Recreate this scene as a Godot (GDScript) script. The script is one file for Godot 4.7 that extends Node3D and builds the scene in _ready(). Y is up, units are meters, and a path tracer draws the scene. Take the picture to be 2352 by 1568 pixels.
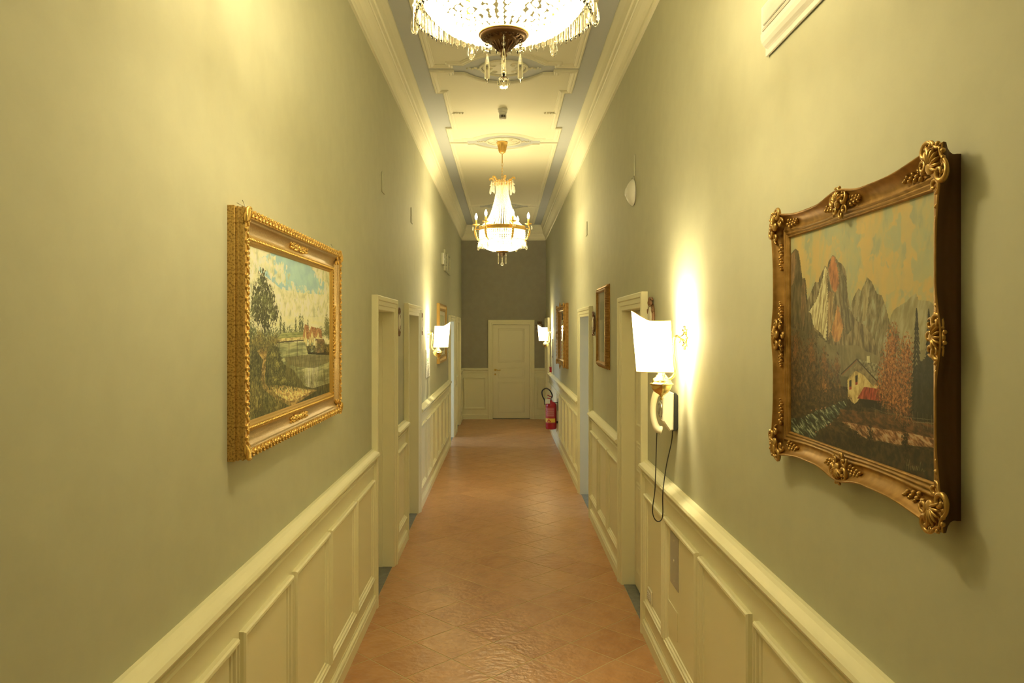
extends Node3D
# A long narrow hotel corridor: camera at the origin, looking along -z, floor at y = 0.
# In the comments and in the calls, "d" is the distance along the corridor (d = -z).

const EYE := 1.9
const WALL := 0.9
const CEIL := 4.12
const END := 16.31
const BACK := -2.2
const TAU6 := TAU / 6.0

var M := {}
var used := {}
var kept := {}
var rng := RandomNumberGenerator.new()

const LAMP_COLOR := Color(1.0, 0.845, 0.46)      # warm filament light (linear)
const CANDLE_ENERGY := 0.043
const BASKET_ENERGY := 0.275
const SCONCE_ENERGY := 1.02
const DAY_COLOR := Color(0.62, 0.78, 1.0)


func _ready() -> void:
	rng.seed = 20
	camera_and_air()
	make_materials()
	walls()
	floor_of_tiles()
	ceiling()
	cornices()
	doors()
	wainscots()
	side_rooms()
	chandelier("crystal chandelier with glowing bead basket nearest the camera, cut off by the top edge", 0.0, 2.4, 4)
	chandelier("complete crystal chandelier hanging on a gold chain farther down the corridor", -0.018, 9.03, 6)
	sconces()
	river_painting()
	mountain_painting()
	small_pictures()
	plaques()
	telephone()
	extinguisher()
	wall_fittings()
	smoke_detector()


func camera_and_air() -> void:
	var cam := Camera3D.new()
	cam.name = "camera"
	cam.projection = Camera3D.PROJECTION_FRUSTUM
	cam.near = 0.05
	cam.far = 60.0
	cam.size = 2.0 * 784.0 / 1760.0 * 0.05
	cam.frustum_offset = Vector2(19.0, -27.0) / 1760.0 * 0.05
	add_child(cam)
	cam.position = Vector3(0, EYE, 0)
	cam.current = true
	var env := Environment.new()
	env.background_mode = Environment.BG_COLOR
	env.background_color = Color(0, 0, 0)
	env.tonemap_mode = Environment.TONE_MAPPER_LINEAR
	env.tonemap_exposure = 1.0
	env.sdfgi_enabled = true
	env.ssao_enabled = true
	env.ssil_enabled = true
	var we := WorldEnvironment.new()
	we.name = "world_environment"
	we.environment = env
	add_child(we)


func lamp(parent: Node3D, at: Vector3, energy: float, size: float, color := LAMP_COLOR) -> void:
	var l := OmniLight3D.new()
	l.name = "lamp_light"
	l.light_color = color.linear_to_srgb()
	l.light_energy = energy
	l.light_size = size
	l.omni_range = 40.0
	l.omni_attenuation = 2.0
	l.shadow_enabled = true
	parent.add_child(l, true)
	l.position = at


# ---------------------------------------------------------------- nodes

func numbered(called: String) -> String:
	if not used.has(called):
		used[called] = 0
		return called
	used[called] += 1
	return "%s_%03d" % [called, used[called]]


func thing(called: String, label: String, category: String, where: Transform3D, group := "") -> Node3D:
	var o := Node3D.new()
	o.name = numbered(called)
	add_child(o)
	o.transform = where
	o.set_meta("label", label)
	o.set_meta("category", category)
	if group:
		o.set_meta("group", group)
	return o


func setting(called: String, label: String, where := Transform3D.IDENTITY) -> Node3D:
	var o := Node3D.new()
	o.name = called
	add_child(o)
	o.transform = where
	o.set_meta("kind", "structure")
	o.set_meta("label", label)
	return o


func part(parent: Node3D, called: String, mesh: Mesh, m: Material, where := Transform3D.IDENTITY, label := "") -> MeshInstance3D:
	var o := MeshInstance3D.new()
	o.name = called
	o.mesh = mesh
	o.material_override = m
	o.transform = where
	parent.add_child(o, true)
	if label:
		o.set_meta("label", label)
	return o


func at(x: float, y: float, z: float) -> Transform3D:
	return Transform3D(Basis.IDENTITY, Vector3(x, y, z))


# Local axes of things on a wall: x along the wall (to the right of someone facing it), y up, z out of the wall.
func on_right(d: float, y: float) -> Transform3D:
	return Transform3D(Basis(Vector3(0, 0, 1), Vector3(0, 1, 0), Vector3(-1, 0, 0)), Vector3(WALL, y, -d))


func on_left(d: float, y: float) -> Transform3D:
	return Transform3D(Basis(Vector3(0, 0, -1), Vector3(0, 1, 0), Vector3(1, 0, 0)), Vector3(-WALL, y, -d))


func on_end(x: float, y: float) -> Transform3D:
	return Transform3D(Basis.IDENTITY, Vector3(x, y, -END))


# ---------------------------------------------------------------- mesh tools (faces are given counterclockwise from outside)

func begin(smooth := false) -> SurfaceTool:
	var st := SurfaceTool.new()
	st.begin(Mesh.PRIMITIVE_TRIANGLES)
	st.set_smooth_group(0 if smooth else -1)
	return st


func done(st: SurfaceTool) -> ArrayMesh:
	st.generate_normals()
	return st.commit()


func tri(st: SurfaceTool, a: Vector3, b: Vector3, c: Vector3) -> void:
	st.add_vertex(a)
	st.add_vertex(c)
	st.add_vertex(b)


func quad(st: SurfaceTool, a: Vector3, b: Vector3, c: Vector3, d: Vector3) -> void:
	tri(st, a, b, c)
	tri(st, a, c, d)


func box(st: SurfaceTool, lo: Vector3, hi: Vector3, ch := 0.0) -> void:
	if ch <= 0.0:
		var p := []
		for k in 8:
			p.append(Vector3(hi.x if k & 1 else lo.x, hi.y if k & 2 else lo.y, hi.z if k & 4 else lo.z))
		quad(st, p[0], p[2], p[3], p[1])
		quad(st, p[4], p[5], p[7], p[6])
		quad(st, p[0], p[1], p[5], p[4])
		quad(st, p[2], p[6], p[7], p[3])
		quad(st, p[0], p[4], p[6], p[2])
		quad(st, p[1], p[3], p[7], p[5])
		return
	# chamfered: four z levels of octagons
	var r := func(i: float, z: float) -> Array:
		return [Vector3(lo.x + ch + i, lo.y + i, z), Vector3(hi.x - ch - i, lo.y + i, z), Vector3(hi.x - i, lo.y + ch + i, z), Vector3(hi.x - i, hi.y - ch - i, z), Vector3(hi.x - ch - i, hi.y - i, z), Vector3(lo.x + ch + i, hi.y - i, z), Vector3(lo.x + i, hi.y - ch - i, z), Vector3(lo.x + i, lo.y + ch + i, z)]
	var rings := [r.call(ch * 0.7, lo.z), r.call(0.0, lo.z + ch), r.call(0.0, hi.z - ch), r.call(ch * 0.7, hi.z)]
	for k in 3:
		for i in 8:
			var j := (i + 1) % 8
			quad(st, rings[k][i], rings[k][j], rings[k + 1][j], rings[k + 1][i])
	for i in range(1, 7):
		tri(st, rings[3][0], rings[3][i], rings[3][i + 1])
		tri(st, rings[0][0], rings[0][i + 1], rings[0][i])


func box_mesh(lo: Vector3, hi: Vector3, ch := 0.0) -> ArrayMesh:
	var st := begin()
	box(st, lo, hi, ch)
	return done(st)


# A profile of (inset to the left of the path, height) points carried along a path in the local xy plane, mitred at its corners.
func sweep(st: SurfaceTool, path: PackedVector2Array, closed: bool, prof: Array, first := 0, last := -1) -> void:
	var n := path.size()
	var mit := []
	for i in n:
		var a := path[(i - 1 + n) % n]
		var b := path[i]
		var c := path[(i + 1) % n]
		var d0 := (b - a).normalized()
		var d1 := (c - b).normalized()
		if not closed and i == 0:
			d0 = d1
		if not closed and i == n - 1:
			d1 = d0
		var n0 := Vector2(-d0.y, d0.x)
		var n1 := Vector2(-d1.y, d1.x)
		mit.append((n0 + n1) / maxf(0.15, 1.0 + n0.dot(n1)))
	var stop := n if closed else n - 1
	if last >= 0:
		stop = last
	for i in range(first, stop):
		var k := (i + 1) % n
		for j in prof.size() - 1:
			var p: Vector2 = prof[j]
			var q: Vector2 = prof[j + 1]
			var a: Vector2 = path[i] + mit[i] * p.x
			var b: Vector2 = path[k] + mit[k] * p.x
			var c: Vector2 = path[k] + mit[k] * q.x
			var e: Vector2 = path[i] + mit[i] * q.x
			quad(st, Vector3(a.x, a.y, p.y), Vector3(b.x, b.y, p.y), Vector3(c.x, c.y, q.y), Vector3(e.x, e.y, q.y))
	if not closed:
		for side in 2:
			var i: int = 0 if side == 0 else n - 1
			var cap := PackedVector2Array()
			for p in prof:
				cap.append(p)
			var t := Geometry2D.triangulate_polygon(cap)
			for k in range(0, t.size(), 3):
				var v := []
				for m in 3:
					var pp: Vector2 = cap[t[k + m]]
					var w: Vector2 = path[i] + mit[i] * pp.x
					v.append(Vector3(w.x, w.y, pp.y))
				tri(st, v[0], v[1], v[2])


func rect(hw: float, hh: float, c := Vector2.ZERO) -> PackedVector2Array:
	return PackedVector2Array([c + Vector2(-hw, -hh), c + Vector2(hw, -hh), c + Vector2(hw, hh), c + Vector2(-hw, hh)])


# A flat polygon in the local xy plane at height z, facing +z.
func sheet(st: SurfaceTool, poly: PackedVector2Array, z: float) -> void:
	var t := Geometry2D.triangulate_polygon(poly)
	for k in range(0, t.size(), 3):
		var a := poly[t[k]]
		var b := poly[t[k + 1]]
		var c := poly[t[k + 2]]
		if (b - a).cross(c - a) < 0.0:
			var s := b
			b = c
			c = s
		tri(st, Vector3(a.x, a.y, z), Vector3(b.x, b.y, z), Vector3(c.x, c.y, z))


func ccw(poly: PackedVector2Array) -> PackedVector2Array:
	var area := 0.0
	for i in poly.size():
		area += poly[i].cross(poly[(i + 1) % poly.size()])
	if area < 0.0:
		poly.reverse()
	return poly


# A slab: the polygon from z0 to z1, with an edge softened by ch.
func slab(st: SurfaceTool, poly: PackedVector2Array, z0: float, z1: float, ch := 0.0) -> void:
	poly = ccw(poly)
	if ch > 0.0:
		sweep(st, poly, true, [Vector2(0, z0), Vector2(0, z1 - ch), Vector2(ch, z1)])
		var inner := Geometry2D.offset_polygon(poly, -ch, Geometry2D.JOIN_MITER)
		for q in inner:
			sheet(st, q, z1)
	else:
		sweep(st, poly, true, [Vector2(0, z0), Vector2(0, z1)])
		sheet(st, poly, z1)


# (radius, height) points from the bottom up, turned about the local y axis.
func lathe(st: SurfaceTool, prof: Array, segs := 24, where := Transform3D.IDENTITY) -> void:
	for a in segs:
		var t0 := TAU * a / segs
		var t1 := TAU * ((a + 1) % segs) / segs
		for j in prof.size() - 1:
			var p: Vector2 = prof[j]
			var q: Vector2 = prof[j + 1]
			var a0 := where * Vector3(cos(t0) * p.x, p.y, sin(t0) * p.x)
			var a1 := where * Vector3(cos(t0) * q.x, q.y, sin(t0) * q.x)
			var b1 := where * Vector3(cos(t1) * q.x, q.y, sin(t1) * q.x)
			var b0 := where * Vector3(cos(t1) * p.x, p.y, sin(t1) * p.x)
			if q.x > 1e-6:
				tri(st, a0, a1, b1)
			if p.x > 1e-6:
				if q.x > 1e-6:
					tri(st, a0, b1, b0)
				else:
					tri(st, a0, a1, b0)


func lathe_mesh(prof: Array, segs := 24, smooth := true) -> ArrayMesh:
	var st := begin(smooth)
	lathe(st, prof, segs)
	return done(st)


func blob(st: SurfaceTool, c: Vector3, r: Vector3, turn := Basis.IDENTITY, segs := 8, rows := 4) -> void:
	var prof := []
	for k in rows + 1:
		var t := PI * k / rows - PI / 2
		prof.append(Vector2(cos(t), sin(t)))
	prof[0].x = 0.0
	prof[rows].x = 0.0
	lathe(st, prof, segs, Transform3D(turn * Basis.from_scale(r), c))


func tube(st: SurfaceTool, pts: Array, rad, segs := 8, caps := true) -> void:
	var n := pts.size()
	var normal := Vector3.ZERO
	var rings := []
	for i in n:
		var t: Vector3 = (pts[mini(i + 1, n - 1)] - pts[maxi(i - 1, 0)]).normalized()
		if i == 0:
			normal = t.cross(Vector3(0.31, 0.9, 0.13)).normalized()
		normal = (normal - t * normal.dot(t)).normalized()
		var b := t.cross(normal)
		var r: float = rad[i] if rad is Array else rad
		var ring := []
		for a in segs:
			var w := TAU * a / segs
			ring.append(pts[i] + (normal * cos(w) + b * sin(w)) * r)
		rings.append(ring)
	for i in n - 1:
		for a in segs:
			var e := (a + 1) % segs
			quad(st, rings[i][a], rings[i][e], rings[i + 1][e], rings[i + 1][a])
	if caps:
		for a in segs:
			var e := (a + 1) % segs
			tri(st, pts[0], rings[0][e], rings[0][a])
			tri(st, pts[n - 1], rings[n - 1][a], rings[n - 1][e])


func curve(pts: Array, steps := 6) -> Array:
	var out := []
	var n := pts.size()
	for i in n - 1:
		var p0: Vector3 = pts[maxi(i - 1, 0)]
		var p1: Vector3 = pts[i]
		var p2: Vector3 = pts[i + 1]
		var p3: Vector3 = pts[mini(i + 2, n - 1)]
		for k in steps:
			out.append(p1.cubic_interpolate(p2, p0, p3, float(k) / steps))
	out.append(pts[n - 1])
	return out


# A C-scroll in the local xy plane that winds in from radius r0.
func scroll(st: SurfaceTool, c: Vector3, r0: float, start: float, turns: float, thick: float, lift := 0.0) -> void:
	var pts := []
	var rad := []
	var n := int(absf(turns) * 12) + 4
	for i in n + 1:
		var f := float(i) / n
		var r := r0 * (1.0 - 0.78 * f)
		var a := start + TAU * turns * f
		pts.append(c + Vector3(cos(a) * r, sin(a) * r, lift * f))
		rad.append(thick * (0.45 + 0.75 * sin(PI * (0.12 + 0.8 * f))))
	tube(st, pts, rad, 6)


# ---------------------------------------------------------------- materials

func lin(r: float, g: float, b: float) -> Color:
	return Color(r, g, b).linear_to_srgb()


func mat(called: String, c: Color, rough: float, metal := 0.0) -> StandardMaterial3D:
	var m := StandardMaterial3D.new()
	m.resource_name = called
	m.albedo_color = c
	m.roughness = rough
	m.metallic = metal
	M[called] = m
	return m


func noise_texture(seed_: int, freq: float, stops: Array, octaves := 4, kind := FastNoiseLite.TYPE_SIMPLEX_SMOOTH, size := 512) -> NoiseTexture2D:
	var n := FastNoiseLite.new()
	n.seed = seed_
	n.noise_type = kind
	n.frequency = freq
	n.fractal_octaves = octaves
	var t := NoiseTexture2D.new()
	t.width = size
	t.height = size
	t.seamless = true
	t.noise = n
	if stops.size():
		var g := Gradient.new()
		var off := PackedFloat32Array()
		var col := PackedColorArray()
		for s in stops:
			off.append(s[0])
			col.append(s[1])
		g.offsets = off
		g.colors = col
		t.color_ramp = g
	return t


func world_map(m: StandardMaterial3D, scale_: float) -> void:
	m.uv1_triplanar = true
	m.uv1_world_triplanar = true
	m.uv1_scale = Vector3.ONE * scale_


func relief(m: StandardMaterial3D, t: Texture2D, cm: float) -> void:
	m.heightmap_enabled = true
	m.heightmap_texture = t
	m.heightmap_scale = cm


func make_materials() -> void:
	var fine := noise_texture(3, 0.02, [], 5)
	var sage := mat("sage_plaster", Color.WHITE, 0.75)
	sage.albedo_texture = noise_texture(4, 0.012, [[0.0, lin(0.505, 0.505, 0.38)], [1.0, lin(0.54, 0.54, 0.405)]], 4)
	world_map(sage, 0.9)
	relief(sage, fine, 0.03)
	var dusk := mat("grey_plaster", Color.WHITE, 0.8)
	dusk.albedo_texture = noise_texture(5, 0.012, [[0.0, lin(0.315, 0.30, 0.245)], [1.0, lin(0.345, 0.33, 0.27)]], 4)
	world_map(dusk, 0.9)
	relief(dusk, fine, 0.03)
	mat("cream_paint", lin(0.90, 0.87, 0.63), 0.42)
	mat("cornice_paint", lin(0.86, 0.83, 0.66), 0.6)
	mat("ceiling_cream", lin(0.82, 0.79, 0.64), 0.7)
	mat("ceiling_blue", lin(0.50, 0.53, 0.57), 0.7)
	mat("door_paint", lin(0.88, 0.84, 0.63), 0.4)
	mat("stucco", lin(0.86, 0.83, 0.68), 0.6)
	mat("room_plaster", lin(0.75, 0.75, 0.73), 0.8)
	# terracotta tiles: three tones with a mottled colour and a hammered surface
	var ripple := noise_texture(11, 0.03, [], 3, FastNoiseLite.TYPE_SIMPLEX_SMOOTH, 512)
	var tones := [[lin(0.475, 0.24, 0.115), lin(0.59, 0.325, 0.165)], [lin(0.45, 0.222, 0.105), lin(0.565, 0.305, 0.15)], [lin(0.50, 0.26, 0.122), lin(0.61, 0.345, 0.175)]]
	for k in 3:
		var t := mat("terracotta_%d" % k, Color.WHITE, 0.29)
		t.albedo_texture = noise_texture(30 + k, 0.009, [[0.0, tones[k][0]], [0.5, tones[k][0].lerp(tones[k][1], 0.6)], [1.0, tones[k][1]]], 4)
		world_map(t, 1.15)
		t.uv1_offset = Vector3(0.31, 0.17, 0.57) * k
		relief(t, ripple, 0.22)
	mat("grout", lin(0.60, 0.54, 0.33), 0.85)
	var stone := mat("threshold_stone", Color.WHITE, 0.45)
	stone.albedo_texture = noise_texture(41, 0.02, [[0.0, lin(0.15, 0.165, 0.165)], [1.0, lin(0.25, 0.27, 0.27)]], 5)
	world_map(stone, 1.5)
	# metals
	mat("gilt", lin(0.62, 0.40, 0.12), 0.33, 0.75)
	mat("gilt_bright", lin(0.78, 0.52, 0.17), 0.28, 0.75)
	mat("brass", lin(0.82, 0.62, 0.24), 0.13, 1.0)
	mat("bronze", lin(0.16, 0.085, 0.04), 0.4, 0.6)
	mat("steel", lin(0.45, 0.44, 0.42), 0.3, 1.0)
	var mot := mat("gilt_mottled", Color.WHITE, 0.42, 0.45)
	mot.albedo_texture = noise_texture(51, 0.035, [[0.0, lin(0.26, 0.14, 0.04)], [0.3, lin(0.34, 0.2, 0.06)], [0.4, lin(0.60, 0.39, 0.12)], [1.0, lin(0.74, 0.50, 0.16)]], 3)
	world_map(mot, 6.0)
	var cove := mat("champagne_gilt", Color.WHITE, 0.36, 0.4)
	cove.albedo_texture = noise_texture(52, 0.04, [[0.2, lin(0.40, 0.27, 0.13)], [0.8, lin(0.56, 0.40, 0.21)]], 4)
	world_map(cove, 5.0)
	var old := mat("old_gilt", Color.WHITE, 0.36, 0.55)
	old.albedo_texture = noise_texture(53, 0.015, [[0.2, lin(0.30, 0.16, 0.042)], [0.8, lin(0.48, 0.28, 0.085)]], 4)
	world_map(old, 3.0)
	mat("old_gilt_dark", lin(0.12, 0.058, 0.02), 0.5, 0.3)
	mat("old_gilt_light", lin(0.50, 0.31, 0.10), 0.34, 0.65)
	mat("carved_wood", lin(0.20, 0.105, 0.05), 0.5)
	mat("white_plastic", lin(0.80, 0.79, 0.75), 0.35)
	mat("ivory_plastic", lin(0.83, 0.78, 0.62), 0.25)
	mat("black_plastic", lin(0.02, 0.02, 0.02), 0.4)
	mat("grey_plastic", lin(0.50, 0.48, 0.43), 0.5)
	mat("red_paint", lin(0.42, 0.018, 0.03), 0.25)
	mat("paper", lin(0.85, 0.83, 0.76), 0.7)
	mat("mat_board", lin(0.74, 0.70, 0.58), 0.8)
	var mirror := mat("mirror_glass", lin(0.86, 0.87, 0.86), 0.03, 1.0)
	mirror.metallic_specular = 0.7
	var pane := mat("window_glass", Color(1, 1, 1, 0.1), 0.05)
	pane.transparency = BaseMaterial3D.TRANSPARENCY_ALPHA
	# crystal: part of the light goes straight through, part is scattered by the cut faces
	var cr := mat("crystal", Color(lin(0.95, 0.93, 0.88), 0.30), 0.08)
	cr.transparency = BaseMaterial3D.TRANSPARENCY_ALPHA
	cr.metallic_specular = 0.7
	cr.backlight_enabled = true
	cr.backlight = lin(0.42, 0.41, 0.38)
	var cc := mat("clear_crystal", Color(lin(0.96, 0.93, 0.86), 0.16), 0.06)
	cc.transparency = BaseMaterial3D.TRANSPARENCY_ALPHA
	cc.metallic_specular = 0.75
	cc.backlight_enabled = true
	cc.backlight = lin(0.2, 0.19, 0.16)
	var gl := mat("solid_crystal", Color(1, 0.98, 0.94, 0.0), 0.02)
	gl.refraction_enabled = true
	gl.refraction_scale = 0.05
	var sh := mat("shade_cloth", lin(0.93, 0.89, 0.78), 0.9)
	sh.backlight_enabled = true
	sh.backlight = lin(1.0, 0.95, 0.84)
	var bu := mat("bulb_glass", lin(1.0, 0.9, 0.7), 0.3)
	bu.emission_enabled = true
	bu.emission = LAMP_COLOR.linear_to_srgb()
	bu.emission_energy_multiplier = 40.0
	var sky := mat("daylight_pane", lin(0.8, 0.85, 0.9), 0.3)
	sky.emission_enabled = true
	sky.emission = DAY_COLOR.linear_to_srgb()
	sky.emission_energy_multiplier = 1.5
	var fr := mat("frosted_cover", Color(lin(0.86, 0.84, 0.78), 0.75), 0.3)
	fr.transparency = BaseMaterial3D.TRANSPARENCY_ALPHA


# ---------------------------------------------------------------- the setting
# doors: [side, nearest d of the casing, farthest d of the casing, depth of the leaf, open to a side room]
const CASING := 0.1
const DOOR_H := 2.04
const DOORS := [
	["left", 5.22, 6.24, 0.3, false], ["left", 6.92, 8.02, 0.3, false], ["left", 12.45, 13.62, 0.0, true], ["left", 14.2, 15.4, 0.3, false],
	["right", 4.79, 5.81, 0.075, false], ["right", 7.73, 8.94, 0.0, true], ["right", 15.0, 16.1, 0.3, false],
]


func walls() -> void:
	for side in ["left", "right"]:
		var s: float = -1.0 if side == "left" else 1.0
		var st := begin()
		var x0: float = minf(s * WALL, s * (WALL + 0.36))
		var x1: float = maxf(s * WALL, s * (WALL + 0.36))
		var d := BACK
		for o in DOORS:
			if o[0] != side:
				continue
			var a: float = o[1] + CASING - 0.02
			var b: float = o[2] - CASING + 0.02
			box(st, Vector3(x0, -0.05, -a), Vector3(x1, CEIL + 0.1, -d))
			box(st, Vector3(x0, DOOR_H + 0.02, -b), Vector3(x1, CEIL + 0.1, -a))
			d = b
		box(st, Vector3(x0, -0.05, -END - 0.3), Vector3(x1, CEIL + 0.1, -d))
		var w := setting("wall_" + side, "sage green plaster wall on the %s side of the corridor" % side)
		part(w, "plaster", done(st), M.sage_plaster)
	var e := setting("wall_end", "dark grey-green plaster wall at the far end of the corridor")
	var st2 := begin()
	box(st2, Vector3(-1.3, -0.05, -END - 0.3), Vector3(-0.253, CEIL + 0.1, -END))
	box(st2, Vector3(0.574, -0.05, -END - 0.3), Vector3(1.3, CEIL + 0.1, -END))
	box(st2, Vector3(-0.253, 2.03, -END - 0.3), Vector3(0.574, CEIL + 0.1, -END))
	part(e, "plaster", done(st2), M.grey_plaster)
	var b2 := setting("wall_back", "sage green plaster wall closing the corridor behind the viewer")
	part(b2, "plaster", box_mesh(Vector3(-1.3, -0.05, -BACK), Vector3(1.3, CEIL + 0.1, -BACK + 0.2)), M.sage_plaster)


func floor_of_tiles() -> void:
	var f := setting("floor", "diagonal terracotta tile floor running the length of the corridor")
	part(f, "grout_bed", box_mesh(Vector3(-1.26, -0.06, -END - 0.2), Vector3(1.26, -0.0012, -BACK)), M.grout)
	var s := 0.3335
	var th := deg_to_rad(44.8)
	var half := s / 2.0 - 0.003
	var bound := PackedVector2Array([Vector2(-0.893, 2.6), Vector2(0.893, 2.6), Vector2(0.893, END - 0.003), Vector2(-0.893, END - 0.003)])
	var rest := begin()
	var eu := Vector2(cos(th), sin(th))
	var ev := Vector2(-sin(th), cos(th))
	rng.seed = 77
	var whole: ArrayMesh = null
	for i in range(-6, 42):
		for k in range(-8, 42):
			var c := eu * ((i + 0.5) * s - 0.0993) + ev * ((k + 0.5) * s + 0.0144)
			var poly := PackedVector2Array([c - eu * half - ev * half, c + eu * half - ev * half, c + eu * half + ev * half, c - eu * half + ev * half])
			var near := c.y < 2.6
			var lim := bound if not near else PackedVector2Array([Vector2(-0.893, BACK), Vector2(0.893, BACK), Vector2(0.893, 2.5999), Vector2(-0.893, 2.5999)])
			if near and c.y < 2.45:
				for q in Geometry2D.intersect_polygons(poly, lim):
					var up := begin()
					slab(up, q, -0.004, 0.0, 0.0012)
					rest.append_from(done(up), 0, Transform3D(Basis(Vector3.RIGHT, Vector3(0, 0, -1), Vector3(0, 1, 0)), Vector3.ZERO))
				continue
			var lift := rng.randf_range(0.0, 0.0006)
			var m: Material = M["terracotta_%d" % rng.randi_range(0, 2)]
			for q in Geometry2D.intersect_polygons(poly, PackedVector2Array([Vector2(-0.893, BACK), Vector2(0.893, BACK), Vector2(0.893, END - 0.003), Vector2(-0.893, END - 0.003)])):
				var area := 0.0
				for v in q.size():
					area += q[v].cross(q[(v + 1) % q.size()])
				if absf(area) < 0.0006:
					continue
				var full := absf(absf(area) / 2.0 - 4.0 * half * half) < 1e-5
				if full and whole:
					part(f, "floor_tile", whole, m, at(c.x, lift, -c.y))
					continue
				var w := PackedVector2Array()
				for p in q:
					w.append(Vector2(p.x - c.x, p.y - c.y))
				w = ccw(w)
				var st := begin()
				# the slab is modelled in (x, d, up) and laid down
				var ch := 0.0015
				var inner: PackedVector2Array = w
				var off := Geometry2D.offset_polygon(w, -ch, Geometry2D.JOIN_MITER)
				if off.size() == 1 and off[0].size() == w.size():
					inner = off[0]
				var ti := Geometry2D.triangulate_polygon(inner)
				for t in range(0, ti.size(), 3):
					var a := inner[ti[t]]
					var b := inner[ti[t + 1]]
					var e := inner[ti[t + 2]]
					if (b - a).cross(e - a) < 0.0:
						var x := b
						b = e
						e = x
					tri(st, Vector3(a.x, 0, -a.y), Vector3(b.x, 0, -b.y), Vector3(e.x, 0, -e.y))
				for v in w.size():
					var a := w[v]
					var b := w[(v + 1) % w.size()]
					quad(st, Vector3(a.x, -0.005, -a.y), Vector3(b.x, -0.005, -b.y), Vector3(b.x, -0.0008, -b.y), Vector3(a.x, -0.0008, -a.y))
					if inner.size() == w.size() and inner != w:
						var best := 0
						for z in inner.size():
							if inner[z].distance_to(a) < inner[best].distance_to(a):
								best = z
						var bn := (best + 1) % inner.size()
						quad(st, Vector3(a.x, -0.0008, -a.y), Vector3(b.x, -0.0008, -b.y), Vector3(inner[bn].x, 0, -inner[bn].y), Vector3(inner[best].x, 0, -inner[best].y))
				var me := done(st)
				if full:
					whole = me
				part(f, "floor_tile", me, m, at(c.x, lift, -c.y))
	var o := part(f, "tiles_behind_viewer", done(rest), M.terracotta_0)
	o.set_meta("kind", "stuff")


# One ceiling field: right-hand outline from its near end to its far end in (x, d); mirrored to the left.
func ceiling_field(c: Node3D, right_side: Array) -> void:
	var poly := PackedVector2Array()
	for p in right_side:
		poly.append(Vector2(p.x, -p.y))
	for k in range(right_side.size() - 1, -1, -1):
		if absf(right_side[k].x) > 1e-4:
			poly.append(Vector2(-right_side[k].x, -right_side[k].y))
	poly = ccw(poly)
	var st := begin()
	sheet(st, poly, 0.006)
	part(c, "ceiling_panel", done(st), M.ceiling_cream)
	var mo := begin()
	sweep(mo, poly, true, [Vector2(0, 0), Vector2(0, 0.016), Vector2(0.006, 0.022), Vector2(0.014, 0.024), Vector2(0.02, 0.018), Vector2(0.03, 0.022), Vector2(0.04, 0.021), Vector2(0.05, 0.012), Vector2(0.056, 0.012), Vector2(0.06, 0.006)])
	part(c, "panel_moulding", done(mo), M.stucco)


func lens_edge(mid: float, sign_: float) -> Array:
	# from the outer corner to the middle of the lens-shaped recess
	var out := [Vector2(0.637, mid + sign_ * 0.04), Vector2(0.427, mid + sign_ * 0.04), Vector2(0.427, mid + sign_ * 0.105), Vector2(0.338, mid + sign_ * 0.105)]
	for k in range(1, 10):
		var x := 0.338 * (1.0 - k / 9.0)
		out.append(Vector2(x, mid + sign_ * (0.105 + 0.245 * (1.0 - pow(x / 0.338, 2)))))
	return out


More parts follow.
